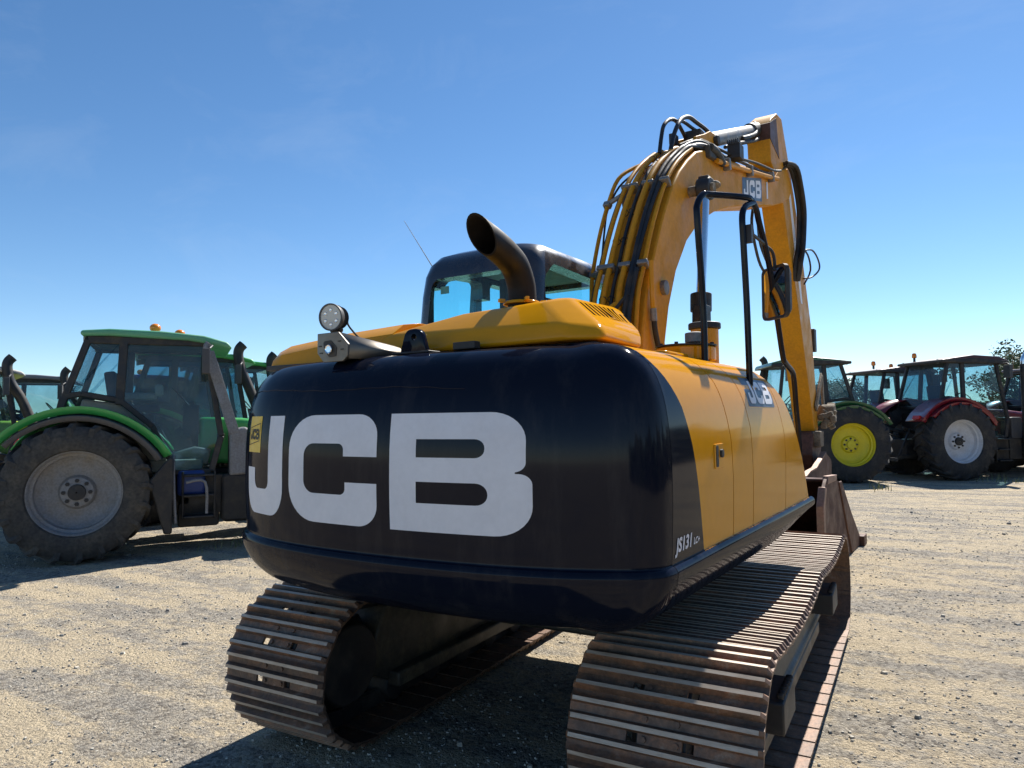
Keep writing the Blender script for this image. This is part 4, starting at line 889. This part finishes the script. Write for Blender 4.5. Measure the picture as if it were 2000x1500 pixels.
for k in range(16): s.box((0.40+rn.uniform(-.06, .1), 5.9+rn.uniform(-.15, .2), 1.62+rn.uniform(-.13, .13)), (0.09, 0.09, 0.07), Matrix.Rotation(rn.random()*3, 3, 'Y'))
part(s, 'quick_coupler', 'mud', 0.015)
s = MB(); s.prism([(5.36, 1.42), (5.66, 1.46), (5.95, 1.25), (5.85, 0.95), (5.45, 0.92), (5.3, 1.15)], 0, 0.06, 0.30); part(s, 'coupler_body', 'bucket', 0.02)
# bucket: curved shell open towards the machine, with two side plates
BXL, BXR = -0.50, 0.70
sh = [(3.90, 0.97), (4.25, 0.95), (4.60, 0.79), (5.05, 0.47), (5.5, 0.18), (5.60, 0.06), (5.4, 0.02), (4.9, 0.01), (4.3, 0.02), (3.75, 0.10)]
shc = [tuple(p) for p in cat([Vector(p) for p in sh], 4)]
s = MB(); n = len(shc); vs = [(BXL, y, z) for y, z in shc]+[(BXR-0.02, y, z) for y, z in shc]
s.add(vs, [(i, i+1, n+i+1, n+i) for i in range(n-1)]); bk = part(s, 'bucket', 'bucket'); md = bk.modifiers.new('solid', 'SOLIDIFY'); md.thickness = 0.03
side = [(3.80, 1.00), (4.30, 0.975), (4.66, 0.80), (5.146, 0.453), (5.72, 0.10), (5.6, 0.0), (4.4, 0.0), (3.62, 0.10), (3.48, 0.35), (3.50, 0.75), (3.62, 0.90)]
for x in (BXL, BXR):
    s = MB(); s.prism(fillet([(y, z, 0.05) for y, z in side], 3), 0, x-0.018, x+0.018); part(s, 'side_plate', 'bucket', 0.005, parent=bk)
s = MB(); s.prism([(3.44, 0.12), (3.44, 0.74), (3.58, 0.92), (3.66, 0.90), (3.54, 0.72), (3.54, 0.12)], 0, BXR-0.035, BXR+0.035); part(s, 'side_cutter', 'bucketedge', 0.006, parent=bk)
s = MB(); s.prism([(3.76, 0.93), (3.80, 1.015), (4.33, 0.99), (4.31, 0.93)], 0, BXR-0.028, BXR+0.028); part(s, 'wear_edge', 'bucketedge', 0.006, parent=bk)
s = MB(); s.prism([(4.45, 0.90), (4.60, 0.90), (5.2, 0.50), (5.85, 0.12), (5.95, -0.01), (5.2, 0.0), (4.9, 0.35)], 0, BXR+0.012, BXR+0.035); s.box((BXR+0.03, 5.93, 0.03), (0.12, 0.24, 0.16)); part(s, 'corner_lug', 'bucket', 0.01, parent=bk)
for x in [BXL+0.12+i*0.24 for i in range(5)]:
    s = MB(); s.prism([(3.80, 0.02), (3.80, 0.14), (3.50, 0.12), (3.40, 0.05)], 0, x-0.05, x+0.05); part(s, 'tooth', 'bucketedge', 0.006, parent=bk)
# inner ear plates rising to the coupler
for x in (0.02, 0.40):
    s = MB(); s.prism(fillet([(4.25, 0.95, 0), (4.50, 0.99, 0.05), (4.85, 1.00, 0.05), (5.2, 1.08, 0.03), (5.60, 1.16, 0.06), (5.95, 1.05, 0.06), (5.9, 0.5, 0)], 4), 0, x-0.015, x+0.015); part(s, 'bucket_ear', 'bucket', 0.004, parent=bk)
s = MB(); s.prism([(4.25, 0.955), (4.50, 0.995), (4.85, 1.005), (5.2, 1.085), (5.5, 1.165), (5.5, 1.185), (5.2, 1.105), (4.85, 1.025), (4.50, 1.012), (4.25, 0.97)], 0, 0.37, 0.43); part(s, 'wear_edge', 'bucketedge', parent=bk)

# ---- handrail + mirror
s = MB()
s.tube([(0.95, -0.78, 1.90), (0.95, -0.785, 2.2), (0.95, -0.84, 2.60), (0.95, -0.835, 2.68), (0.96, -0.78, 2.740), (0.98, -0.72, 2.755), (1.09, -0.52, 2.772), (1.10, -0.42, 2.782), (1.10, -0.315, 2.750), (1.10, -0.27, 2.70), (1.10, -0.082, 2.512), (1.10, 0.095, 2.19), (1.10, 0.198, 2.0), (1.10, 0.26, 1.965), (1.10, 0.44, 1.92), (1.10, 0.49, 1.85), (1.10, 0.52, 1.70), (1.10, 0.573, 1.50), (1.10, 0.575, 1.15)], 0.016, 14, 5)
s.tube([(1.10, -0.546, 1.79), (1.10, -0.56, 2.2), (1.10, -0.590, 2.52), (1.10, -0.600, 2.65), (1.10, -0.55, 2.71), (1.10, -0.47, 2.745), (1.10, -0.38, 2.775)], 0.016, 14, 5)
hr = part(s, 'handrail', 'black')
s = MB(); s.box((1.12, -0.575, 2.565), (0.04, 0.03, 0.09)); s.tube([(1.10, -0.585, 2.59), (1.10, -0.40, 2.60), (1.10, -0.22, 2.60), (1.10, -0.12, 2.595), (1.115, -0.06, 2.575), (1.12, -0.03, 2.53), (1.12, -0.03, 2.47)], 0.009, 12, 4); part(s, 'mirror_arm', 'dark', parent=hr)
mc = Vector((1.118, -0.02, 2.347)); mw, mh = 0.112, 0.150
nv = Vector((-0.665, -0.747, 0.01)).normalized(); ax = Vector((0, 0, 1)).cross(nv).normalized()*-1; az = nv.cross(ax); az = az if az.z > 0 else -az
def mm(poly, d): return [mc+ax*x+az*z+nv*d for x, z in poly]
pol = rrect(-mw, -mh, mw, mh, 0.035, 6); n = len(pol)
s = MB(); inner = [(x*0.84, z*0.90) for x, z in pol]; bk2 = [(x*0.75, z*0.8) for x, z in pol]
s.add(mm(inner, 0.006)+mm(pol, 0.012)+mm(pol, -0.012)+mm(bk2, -0.045), [(L*n+k, L*n+(k+1) % n, (L+1)*n+(k+1) % n, (L+1)*n+k) for L in range(3) for k in range(n)]+[[3*n+k for k in range(n)]])
mr = part(s, 'mirror_housing', 'rubber', parent=hr)
s = MB(); s.add(mm(inner, 0.0065), [list(range(n))]); s.build('mirror_glass', 'mirror', hr)

# ================================================================== TRACTORS
def wheel(parent, x, y, r, w_, rim, tyre, sgn, rr=None, nl=20, hub='dark', yellowlike=False):
    rr = rr or r*0.545; z = r
    s = MB(); hw = w_/2
    prof = [(rr, -hw*0.80), (rr+0.03, -hw*0.98), (r*0.70, -hw*1.04), (r*0.86, -hw*1.0), (r*0.945, -hw*0.86), (r*0.955, 0), (r*0.945, hw*0.86), (r*0.86, hw*1.0), (r*0.70, hw*1.04), (rr+0.03, hw*0.98), (rr, hw*0.80), (rr-0.02, 0)]
    s.lathe(prof, (x, y, z), 'X', 48, closed=True)
    for k in range(nl):
        for sd in (-1, 1):
            a0 = 2*math.pi*(k+(0.5 if sd > 0 else 0))/nl; vs = []
            for t, xx, r0, r1 in ((0, -0.03*sd, 0.93, 1.0), (0.09, hw*0.45*sd, 0.93, 1.0), (0.20, hw*0.90*sd, 0.90, 0.99), (0.25, hw*1.04*sd, 0.82, 0.93)):
                wdt = 0.035 if t < 0.2 else 0.03
                for dr in (r0, r1):
                    for dw in (-wdt, wdt):
                        a = a0+t+dw*(1.3 if dr == r0 else 1); vs.append((x+xx, y+r*dr*math.sin(a)*-1, z+r*dr*math.cos(a)))
            fs = []
            for i in range(3):
                o = i*4; fs += [(o, o+1, o+5, o+4), (o+2, o+6, o+7, o+3), (o, o+4, o+6, o+2), (o+1, o+3, o+7, o+5)]
            fs += [(0, 2, 3, 1), (12, 13, 15, 14)]; s.add(vs, fs)
    ty = s.build('wheel', tyre, parent, angle=30)
    s = MB(); g = sgn; d = hw
    prof = [(rr+0.035, d*0.80), (rr+0.038, d*0.86), (rr+0.01, d*0.88), (rr-0.01, d*0.78), (rr-0.015, d*0.58), (rr-0.045, d*0.52), (rr-0.05, d*0.22), (rr-0.09, d*0.10), (rr*0.72, d*0.02), (rr*0.42, d*0.10), (rr*0.36, d*0.30), (rr*0.30, d*0.34), (0.01, d*0.35)]
    s.lathe([(a, b*g) for a, b in prof], (x, y, z), 'X', 48, cap=False)
    s.lathe([(rr+0.035, -d*0.80*g), (rr-0.05, -d*0.5*g), (rr-0.05, d*0.2*g)], (x, y, z), 'X', 40, cap=False)
    rm = s.build('rim', rim, ty, angle=40)
    s = MB(); s.lathe([(rr*0.20, d*0.34*g), (rr*0.19, d*0.50*g), (0.01, d*0.52*g)], (x, y, z), 'X', 20, cap=False)
    s.m = 1
    for k in range(8): a = k*math.pi/4; s.lathe([(rr*0.05, d*0.32*g), (rr*0.05, d*0.40*g)], (x, y+rr*0.34*math.sin(a)*0.85, z+rr*0.34*math.cos(a)*0.85), 'X', 6)
    s.build('hub', [hub, 'dark'], rm)
    return ty
def tractor(name_label, cat_group, loc, bearing, body, roof, rim, tyre, rr=0.90, fr=0.66, roofz=2.80, beacon=((0.3, 0.62), (1.1, -0.2)), style=0, exhaust='dark', fender=None, front=True, rimr=None, fgap=0.13, ry=-0.16):
    T = thing('tractor', name_label, 'tractor', (loc[0], loc[1], -0.012), -bearing, cat_group); fender = fender or body
    ww = 0.62
    for sg in (1, -1): wheel(T, sg*0.93, 0, rr, ww, rim, tyre, sg, rr=rimr, hub=rim if rim == 'yellowrim' else 'dark')
    if front:
        for sg in (1, -1): wheel(T, sg*0.90, 2.75, fr, 0.48, rim, tyre, sg, nl=18)
    # chassis
    s = MB(); s.box((0, 0.15, 0.85), (0.55, 1.3, 0.62)); s.box((0, 1.75, 0.80), (0.46, 2.2, 0.45)); s.cyl((-0.9, 0, rr), (0.9, 0, rr), 0.13, 14); s.cyl((-0.85, 2.75, fr), (0.85, 2.75, fr), 0.10, 12)
    s.box((0, -0.75, 0.75), (0.7, 0.3, 0.5)); s.build('chassis', 'dark', T, 0.02)
    s = MB()   # linkage behind
    for sg in (-1, 1): s.bar((0.36*sg, -0.6, 0.62), (0.42*sg, -1.35, 0.50), 0.05, 0.09); s.bar((0.33*sg, -0.75, 1.25), (0.42*sg, -1.15, 0.58), 0.05, 0.05); s.bar((0.20*sg, -0.5, 1.15), (0.33*sg, -0.95, 1.28), 0.06, 0.08)
    s.bar((0, -0.8, 1.05), (0, -1.3, 1.15), 0.05, 0.05); s.build('rear_linkage', 'dark', T, 0.01)
    # hood
    s = MB(); pr = [(1.35, 1.10), (1.35, 1.74), (1.9, 1.72), (2.7, 1.62), (3.30, 1.46), (3.52, 1.20), (3.52, 0.85), (3.2, 0.80), (2.6, 1.05)]
    s.prism(pr, 0, -0.40, 0.40); s.build('hood', body, T, 0.07, seg=4)
    s = MB(); s.prism([(3.50, 0.92), (3.53, 0.92), (3.53, 1.18), (3.50, 1.20)], 0, -0.32, 0.32); s.prism([(1.9, 1.12), (1.9, 1.40), (2.9, 1.36), (3.0, 1.12)], 0, -0.408, 0.408); s.build('grille', 'dark', T, 0.004)
    # fenders
    ro, n = rr+fgap, 18
    for sg in (1, -1):
        for nm, ra, x0, x1, mt, a0, a1 in (('fender', ro, 0.50, 1.10, fender, -62, 66), ('fender_extension', ro-0.09, 0.98, 1.20, 'plastic' if style != 1 else fender, -50, 66)):
            s = MB(); vs = []
            for k in range(n+1):
                a = R(a0+(a1-a0)*k/n); e = 0.10*max(0, math.sin(a))**2+0.06*max(0, -math.sin(a))
                for x, rq in ((x0, ra), (x1, ra-(0.03 if nm != 'fender' else 0))): vs.append((sg*x, (rq+e)*math.sin(a), rr+(rq)*math.cos(a)))
                for x, rq in ((x1, ra-0.09), ): vs.append((sg*x, (rq+e)*math.sin(a), rr+rq*math.cos(a)))
            s.add(vs, [(k*3, k*3+1, k*3+4, k*3+3) for k in range(n)]+[(k*3+1, k*3+2, k*3+5, k*3+4) for k in range(n)])
            o = s.build(nm, mt, T, angle=40); md = o.modifiers.new('solid', 'SOLIDIFY'); md.thickness = 0.02
            if nm == 'fender':
                q = MB(); q.box((sg*0.86, -ro*math.sin(R(58))-0.05, rr+ro*math.cos(R(58))+0.02), (0.24, 0.06, 0.10), Matrix.Rotation(R(-20), 3, 'X')); q.build('tail_lamp', 'redlens', o, 0.01)
    # cab frame: (y,z) outline corners; half widths bottom/top
    hb, ht = 0.80, 0.70; zr = roofz-0.14
    rb, rtp, ftp, fb, fb2 = (-0.24, 1.80), (0.06, zr), (1.42, zr), (1.62, 1.48), (1.50, 1.02); bp_b, bp_t = (0.42, 1.90), (0.46, zr)
    s = MB(); wd = 0.075
    def xw(z): return hb+(ht-hb)*(z-1.3)/(zr-1.3)
    for sg in (1, -1):
        def P3(p): return (sg*xw(p[1]), p[0], p[1])
        for a, b_, wa in ((rb, rtp, 0.08), (bp_b, bp_t, 0.10), (fb, ftp, 0.075), (fb2, fb, 0.08), (rtp, ftp, 0.10)): s.bar(P3(a), P3(b_), wd, wa)
        arc = [(-0.24, 1.80), (-0.20, 2.00), (0.0, 2.04), (0.42, 1.96), (0.80, 1.62), (1.0, 1.20), (1.05, 1.02), (1.50, 1.02)]
        for a, b_ in zip(arc, arc[1:]): s.bar(P3(a), P3(b_), wd, 0.07)
    for a in (rb, rtp, ftp, fb): s.bar((-xw(a[1]), a[0], a[1]), (xw(a[1]), a[0], a[1]), 0.07, 0.08, (0, 0, 1))
    cf = s.build('cab_frame', 'dark', T, 0.012)
    for sg in (1, -1):
        def P3(p, d=0.0): return (sg*(xw(p[1])+d), p[0], p[1])
        pane('side_window', [P3(p) for p in ((-0.22, 1.84), (-0.18, 2.0), (0.0, 2.04), (0.42, 1.96), (0.44, zr), (0.06, zr))], cf, 'glass2')
        pane('door_window', [P3(p) for p in ((0.46, 1.95), (0.80, 1.62), (1.0, 1.20), (1.05, 1.04), (1.50, 1.04), (1.60, 1.48), (1.42, zr), (0.48, zr))], cf, 'glass2')
    pane('rear_window', [(-xw(rb[1]), rb[0], rb[1]), (xw(rb[1]), rb[0], rb[1]), (xw(rtp[1]), rtp[0], rtp[1]), (-xw(rtp[1]), rtp[0], rtp[1])], cf, 'glass2')
    pane('windscreen', [(-xw(fb[1]), fb[0], fb[1]), (xw(fb[1]), fb[0], fb[1]), (xw(ftp[1]), ftp[0], ftp[1]), (-xw(ftp[1]), ftp[0], ftp[1])], cf, 'glass2')
    s = MB(); s.box((0, 0.55, 1.10), (1.45, 1.7, 0.16)); s.box((0, 0.1, 1.4), (1.25, 0.7, 0.5)); s.build('cab_floor', 'dark' if style else 'trim', T, 0.02)
    # seat + wheel
    s = MB(); s.box((0, 0.55, 1.72), (0.50, 0.48, 0.14)); s.box((0, 0.30, 2.05), (0.48, 0.14, 0.62), Matrix.Rotation(R(8), 3, 'X')); s.box((0.34, 0.62, 1.86), (0.12, 0.5, 0.10)); s.build('seat', 'seat', T, 0.03, seg=3)
    s = MB(); s.bar((0, 1.38, 1.2), (0, 1.22, 1.95), 0.12, 0.14); s.lathe([(0.17, 0), (0.185, 0.012), (0.20, 0), (0.185, -0.012)], (0, 0, 0), 'Z', 24, closed=True); 
    k0 = len(s.v)-96; rot = Matrix.Rotation(R(-50), 3, 'X')
    for i in range(k0, len(s.v)): s.v[i] = tuple(rot @ Vector(s.v[i])+Vector((0, 1.13, 2.02)))
    s.box((0.30, 1.25, 1.7), (0.30, 0.2, 0.4)); s.build('steering_wheel', 'dark', T)
    # roof
    s = MB(); y0, y1 = ry, 1.70
    if style == 1: prf = [(y0, roofz-0.16), (y0+0.02, roofz-0.09), (y0+0.5, roofz-0.03), (0.75, roofz+0.02), (1.4, roofz-0.02), (y1, roofz-0.10), (y1+0.05, roofz-0.20), (1.45, roofz-0.19)]
    else: prf = [(y0, roofz-0.10), (y0, roofz-0.03), (0.3, roofz), (0.9, roofz-0.01), (1.4, roofz-0.05), (y1, roofz-0.13), (y1+0.06, roofz-0.22), (y1-0.1, roofz-0.18), (1.2, roofz-0.12), (0.3, roofz-0.09)]
    s.prism(prf, 0, -0.80, 0.80); rf = s.build('roof', roof, T, 0.035, seg=4)
    s = MB(); s.box((0, (ry+1.60)/2, roofz-0.13), (1.36, 1.50-ry, 0.06)); s.build('roof_lining', 'dark', T)
    if style == 1:
        s = MB(); s.prism([(y0-0.02, roofz-0.17), (y0-0.02, roofz-0.10), (0.75, roofz-0.06), (y1, roofz-0.13), (y1+0.04, roofz-0.21)], 0, -0.815, 0.815); s.build('roof_trim', 'dark', rf, 0.02)
    for bx, by in ((beacon or ())):
        s = MB(); s.cyl((bx, by, roofz-0.06), (bx, by, roofz+0.05), 0.03, 12); bb = s.build('beacon', 'dark', rf)
        s = MB(); s.lathe([(0.055, 0.0), (0.062, 0.03), (0.055, 0.10), (0.035, 0.125), (0.001, 0.13)], (bx, by, roofz+0.045), 'Z', 18, cap=False) if style == 1 else s.ball((bx, by, roofz+0.09), 0.072, 16, 10, (1, 1, 0.85))
        s.build('beacon_lens', 'amber', bb)
    for sg in (1, -1):
        s = MB(); s.lathe([(0.001, 0.0), (0.05, 0.0), (0.055, -0.02), (0.04, 0.05)], (sg*0.62, y0+0.04, roofz-0.13), 'Y', 14, cap=False); s.build('work_lamp', 'lens', rf)
    # exhaust on the right A-pillar
    ex_x = 0.74
    if exhaust:
        s = MB(); s.tube([(0.62, 2.0, 1.1), (0.78, 1.92, 1.5), (0.80, 1.70, 2.1), (0.80, 1.52, roofz-0.35), (0.80, 1.46, roofz-0.10), (0.80, 1.47, roofz+0.04), (0.80, 1.54, roofz+0.13)], 0.085, 16); s.build('exhaust_pipe', exhaust, T)
    # mirror
    for sg in (1, -1):
        s = MB(); s.tube([(sg*0.76, 1.46, roofz-0.22), (sg*0.95, 1.50, roofz-0.20), (sg*1.08, 1.46, roofz-0.25)], 0.014, 8); s.box((sg*1.08, 1.42, roofz-0.42), (0.20, 0.09, 0.32)); s.build('mirror', 'plastic', T, 0.03, seg=3)
    # steps + tank on right/left
    for sg in (1, -1):
        s = MB()
        for z in (0.45, 0.72, 0.98): s.box((sg*0.88, 1.35, z), (0.26, 0.36, 0.03))
        for y in (1.16, 1.54): s.box((sg*0.90, y, 0.72), (0.05, 0.03, 0.62))
        s.box((sg*0.62, 1.60, 0.72), (0.36, 0.75, 0.50)); s.build('steps', 'dark', T, 0.01)
    s = MB(); s.prism(rrect(1.72, 0.98, 2.02, 1.52, 0.05), 0, 0.45, 0.80); s.build('silencer_box', 'plastic', T, 0.02)
    return T
def at(u, d, dz=0.0):
    P = CP+(fw+r2*((u-1000)/FPX))*d; return (P.x, P.y)
GL = 'tractors parked in a line left of the excavator'; GR_ = 'tractors parked in a line right of the excavator'
T1 = tractor('nearest green tractor with faded green roof and big grey rims, left of the excavator', GL, (-7.90, 1.25), R(36), 'green', 'greenroof', 'greyrim', 'tyre2', 0.84, rimr=0.49, fgap=0.20, ry=-0.02, roofz=2.87, beacon=((0.25, 0.80), (-0.35, 1.10)), exhaust=None)
# T1 extras
s = MB(); s.bar((0.84, 1.78, 1.52), (0.80, 1.46, 2.60), 0.10, 0.13); s.tube([(0.80, 1.46, 2.58), (0.80, 1.43, 2.66), (0.80, 1.46, 2.72)], 0.045, 12); s.build('exhaust_guard', 'silver', T1, 0.02)
s = MB(); s.prism([(1.72, 0.95), (1.72, 1.55), (1.92, 1.60), (2.14, 1.42), (2.16, 0.98)], 0, 0.48, 0.88); s.build('exhaust_shield', 'silver', T1, 0.03)
s = MB(); s.box((0.80, 1.26, 0.88), (0.16, 0.34, 0.34)); s.build('blue_tank', 'blue', T1, 0.05)
s = MB(); s.prism([(-0.1, 1.55), (0.0, 1.98), (0.40, 1.92), (0.78, 1.58), (0.98, 1.18), (0.90, 1.10), (0.3, 1.10)], 0, 0.60, 0.70); s.build('interior_panel', 'trim', T1, 0.03)
s = MB(); s.prism([(0.95, 1.10), (1.46, 1.10), (1.50, 1.30), (1.30, 1.34), (0.95, 1.24)], 0, 0.30, 0.62); s.build('door_sill', 'trim', T1, 0.02)
s = MB(); s.box((0.36, 0.62, 2.02), (0.10, 0.42, 0.10)); s.box((0.42, 0.86, 2.10), (0.10, 0.10, 0.16)); s.build('armrest', 'trim', T1, 0.03)
s = MB(); s.tube([(1.12, 1.08, 0.40), (1.12, 1.06, 0.8), (1.08, 1.05, 1.15), (1.0, 1.05, 1.25)], 0.018, 8); s.tube([(1.06, 1.2, 0.9), (1.10, 1.42, 0.9), (1.10, 1.44, 0.5)], 0.018, 8); s.build('grab_rail', 'silver', T1)
s = MB(); s.prism([(0.78, 0.95), (1.02, 1.25), (1.06, 1.20), (1.04, 0.28), (0.95, 0.28)], 0, 0.98, 1.20); s.build('mudguard', 'rubber', T1, 0.02)
s = MB(); s.prism(rrect(1.62, 0.34, 2.55, 0.98, 0.08), 0, 0.42, 0.86); s.build('fuel_tank', 'rubber', T1, 0.04)
s = MB(); s.prism(rrect(1.10, 0.30, 1.60, 0.62, 0.04), 0, 0.40, 0.80); s.build('battery_box', 'rubber', T1, 0.02)
x, y = at(283, 12.6); T2 = tractor('second green tractor, its cab showing just behind the nearest one', GL, (x, y), R(33), 'green', 'green', 'greyrim', 'tyre', roofz=2.90, beacon=((0.6, 0.2),), exhaust='rubber')
x, y = at(372, 15.0); T3 = tractor('third green tractor, only its roof and stack showing over the counterweight', GL, (x, y), R(30), 'green', 'green', 'greyrim', 'tyre', roofz=2.95, beacon=((0.6, 0.2),), exhaust='rubber')
x, y = at(-190, 12.8); T5 = tractor('lime green tractor with cream roof at the left edge of the yard', GL, (x, y), R(20), 'lime', 'cream', 'whiterim', 'tyre', roofz=2.78, beacon=(), exhaust='dark', fender='lime')
x, y = at(-10, 16.5); T4 = tractor('grey roofed tractor between the lime one and the nearest green one', GL, (x, y), R(35), 'greyroof', 'greyroof', 'greyrim', 'tyre', roofz=2.80, beacon=(), exhaust='dark')
x, y = at(225, 16.0); T6 = tractor('blue tractor seen through the windows of the nearest green tractor', GL, (x, y), R(33), 'blue', 'blue', 'whiterim', 'tyre', roofz=2.72, beacon=((0.1, 0.5),), exhaust='dark')
RG = R(52)
T7 = tractor('dark green tractor with yellow rims behind the excavator arm', GR_, (-0.02, 15.55), R(-115), 'jgreen', 'jgreen', 'yellowrim', 'tyre', 0.92, roofz=3.05, style=1, beacon=(), exhaust='dark', fender='jgreen')
T8 = tractor('nearest dark red tractor with white rims at the right of the yard', GR_, (2.05, 17.1), RG, 'red', 'redroof', 'whiterim', 'tyre', 0.95, 0.70, roofz=3.08, style=1, beacon=((-0.5, 0.1),), exhaust=None)
s = MB(); s.tube([(1.0, 1.95, 0.9), (1.0, 1.95, 2.0), (1.0, 1.95, 2.85)], 0.085, 16, 2); s.build('exhaust_stack', 'dark', T8)
s = MB(); s.tube([(1.0, 1.95, 2.85), (1.0, 1.96, 2.98), (1.04, 2.04, 3.14), (1.10, 2.14, 3.24)], 0.07, 16, 4); s.build('exhaust_tip', 'chrome', T8)
x, y = at(1695, 21.5); T9 = tractor('dark red tractor parked between the yellow rimmed one and the nearest red one', GR_, (x, y), RG, 'red', 'redroof', 'whiterim', 'tyre', 0.93, roofz=3.02, style=1, beacon=((0.5, -0.15), (-0.55, 1.2)), exhaust='dark')
x, y = at(2010, 20.5); T10 = tractor('grey roofed red tractor beyond the nearest red one at the right edge', GR_, (x, y), RG, 'red', 'greyroof', 'whiterim', 'tyre', 0.93, roofz=2.92, style=0, beacon=(), exhaust='dark')

# ================================================================== trees far behind
def tree(x, y, h, w_, label, seed, nleaf=6000, name='tree'):
    rd = random.Random(seed); T = thing(name, label, 'tree', (x, y, 0), 0, 'trees beyond the yard')
    s = MB(); s.cyl((0, 0, -0.1), (0.1, 0, h*0.55), 0.16, 8, r1=0.07)
    for k in range(6): a = rd.random()*6.28; s.cyl((0, 0, h*rd.uniform(0.25, 0.5)), (w_*0.35*math.cos(a), w_*0.35*math.sin(a), h*rd.uniform(0.6, 0.9)), 0.06, 6, r1=0.02)
    s.build('trunk', 'bark', T)
    s = MB(); cl = [(rd.gauss(0, w_*0.24), rd.gauss(0, w_*0.24), h*rd.uniform(0.3, 0.93), w_*rd.uniform(0.10, 0.2)) for _ in range(34)]
    for k in range(nleaf):
        cx, cy, cz, cr = rd.choice(cl); d = Vector((rd.gauss(0, 1), rd.gauss(0, 1), rd.gauss(0, 1))).normalized()*cr*rd.random()**0.4
        p = Vector((cx, cy, cz))+d; q = 0.10*rd.uniform(0.6, 1.3); u = Vector((rd.gauss(0, 1), rd.gauss(0, 1), rd.gauss(0, 1))).normalized(); v = u.orthogonal().normalized()
        s.add([p-u*q, p+v*q*0.6, p+u*q, p-v*q*0.6], [(0, 1, 2, 3)])
    s.build('crown', 'leaf', T, merge=False)
    return T
x, y = at(1985, 40); tree(x, y, 5.3, 4.5, 'tallest leafy tree above the red tractors at the right edge', 1)
x, y = at(2040, 44); tree(x, y, 5.2, 5.0, 'broad tree just outside the right edge of the row', 2)
x, y = at(1655, 60); tree(x, y, 4.4, 5.0, 'low rounded tree in the gap between the yellow rimmed and red tractors', 3)
x, y = at(1625, 75); tree(x, y, 4.6, 6.0, 'distant bushy tree behind the bucket arm', 4)
# far hedge
def hedge():
    rd = random.Random(11); s = MB()
    for k in range(9000):
        an = YAW+rd.uniform(-0.75, 0.75); d = rd.uniform(92, 98)
        p = Vector((CP.x+d*math.sin(an), CP.y+d*math.cos(an), rd.random()**0.8*(2.3+0.8*math.sin(an*23)+0.5*math.sin(an*61)))); q = 0.38*rd.uniform(0.6, 1.3)
        u = Vector((rd.gauss(0, 1), rd.gauss(0, 1), rd.gauss(0, 1))).normalized(); v = u.orthogonal().normalized()
        s.add([p-u*q, p+v*q*0.6, p+u*q, p-v*q*0.6], [(0, 1, 2, 3)])
    o = s.build('far_hedge', 'leaf', kind='stuff', merge=False); o['label'] = 'low distant hedge along the horizon'; o['category'] = 'hedge'
hedge()
def reflection_hedge():  # hedge out of view, added to reflect as a dark band in the side panels
    rd = random.Random(21); s = MB()
    for k in range(9000):
        y = rd.uniform(-18, 34); x = 14.5+rd.uniform(-0.9, 0.9)+0.5*math.sin(y*0.7); p = Vector((x, y, rd.random()**0.8*(2.9+0.6*math.sin(y*0.9)+0.4*math.sin(y*2.3)))); q = 0.30*rd.uniform(0.6, 1.3)
        u = Vector((rd.gauss(0, 1), rd.gauss(0, 1), rd.gauss(0, 1))).normalized(); v = u.orthogonal().normalized()
        s.add([p-u*q, p+v*q*0.6, p+u*q, p-v*q*0.6], [(0, 1, 2, 3)])
    o = s.build('reflection_hedge', 'leaf', kind='stuff', merge=False); o['label'] = 'unseen tall hedge added on the right for its dark reflection in the excavator side'; o['category'] = 'hedge'
reflection_hedge()
def weeds():
    rd = random.Random(4); s = MB()
    spots = [(at(1712, 15.6), 0.25, 22), (at(1985, 16.8), 0.9, 70), (at(455, 9.6), 0.2, 16)]
    for (cx, cy), sp, n in spots:
        for k in range(n):
            x, y = cx+rd.gauss(0, sp*0.5), cy+rd.gauss(0, 0.25); h = rd.uniform(0.05, 0.22); dx, dy = rd.gauss(0, 0.05), rd.gauss(0, 0.05)
            s.add([(x-0.008, y, -0.02), (x+0.008, y, -0.02), (x+dx, y+dy, h)], [(0, 1, 2)])
    o = s.build('weeds', 'weed', kind='stuff', merge=False); o['label'] = 'thin weeds growing round the parked tractor tyres'; o['category'] = 'weeds'
weeds()
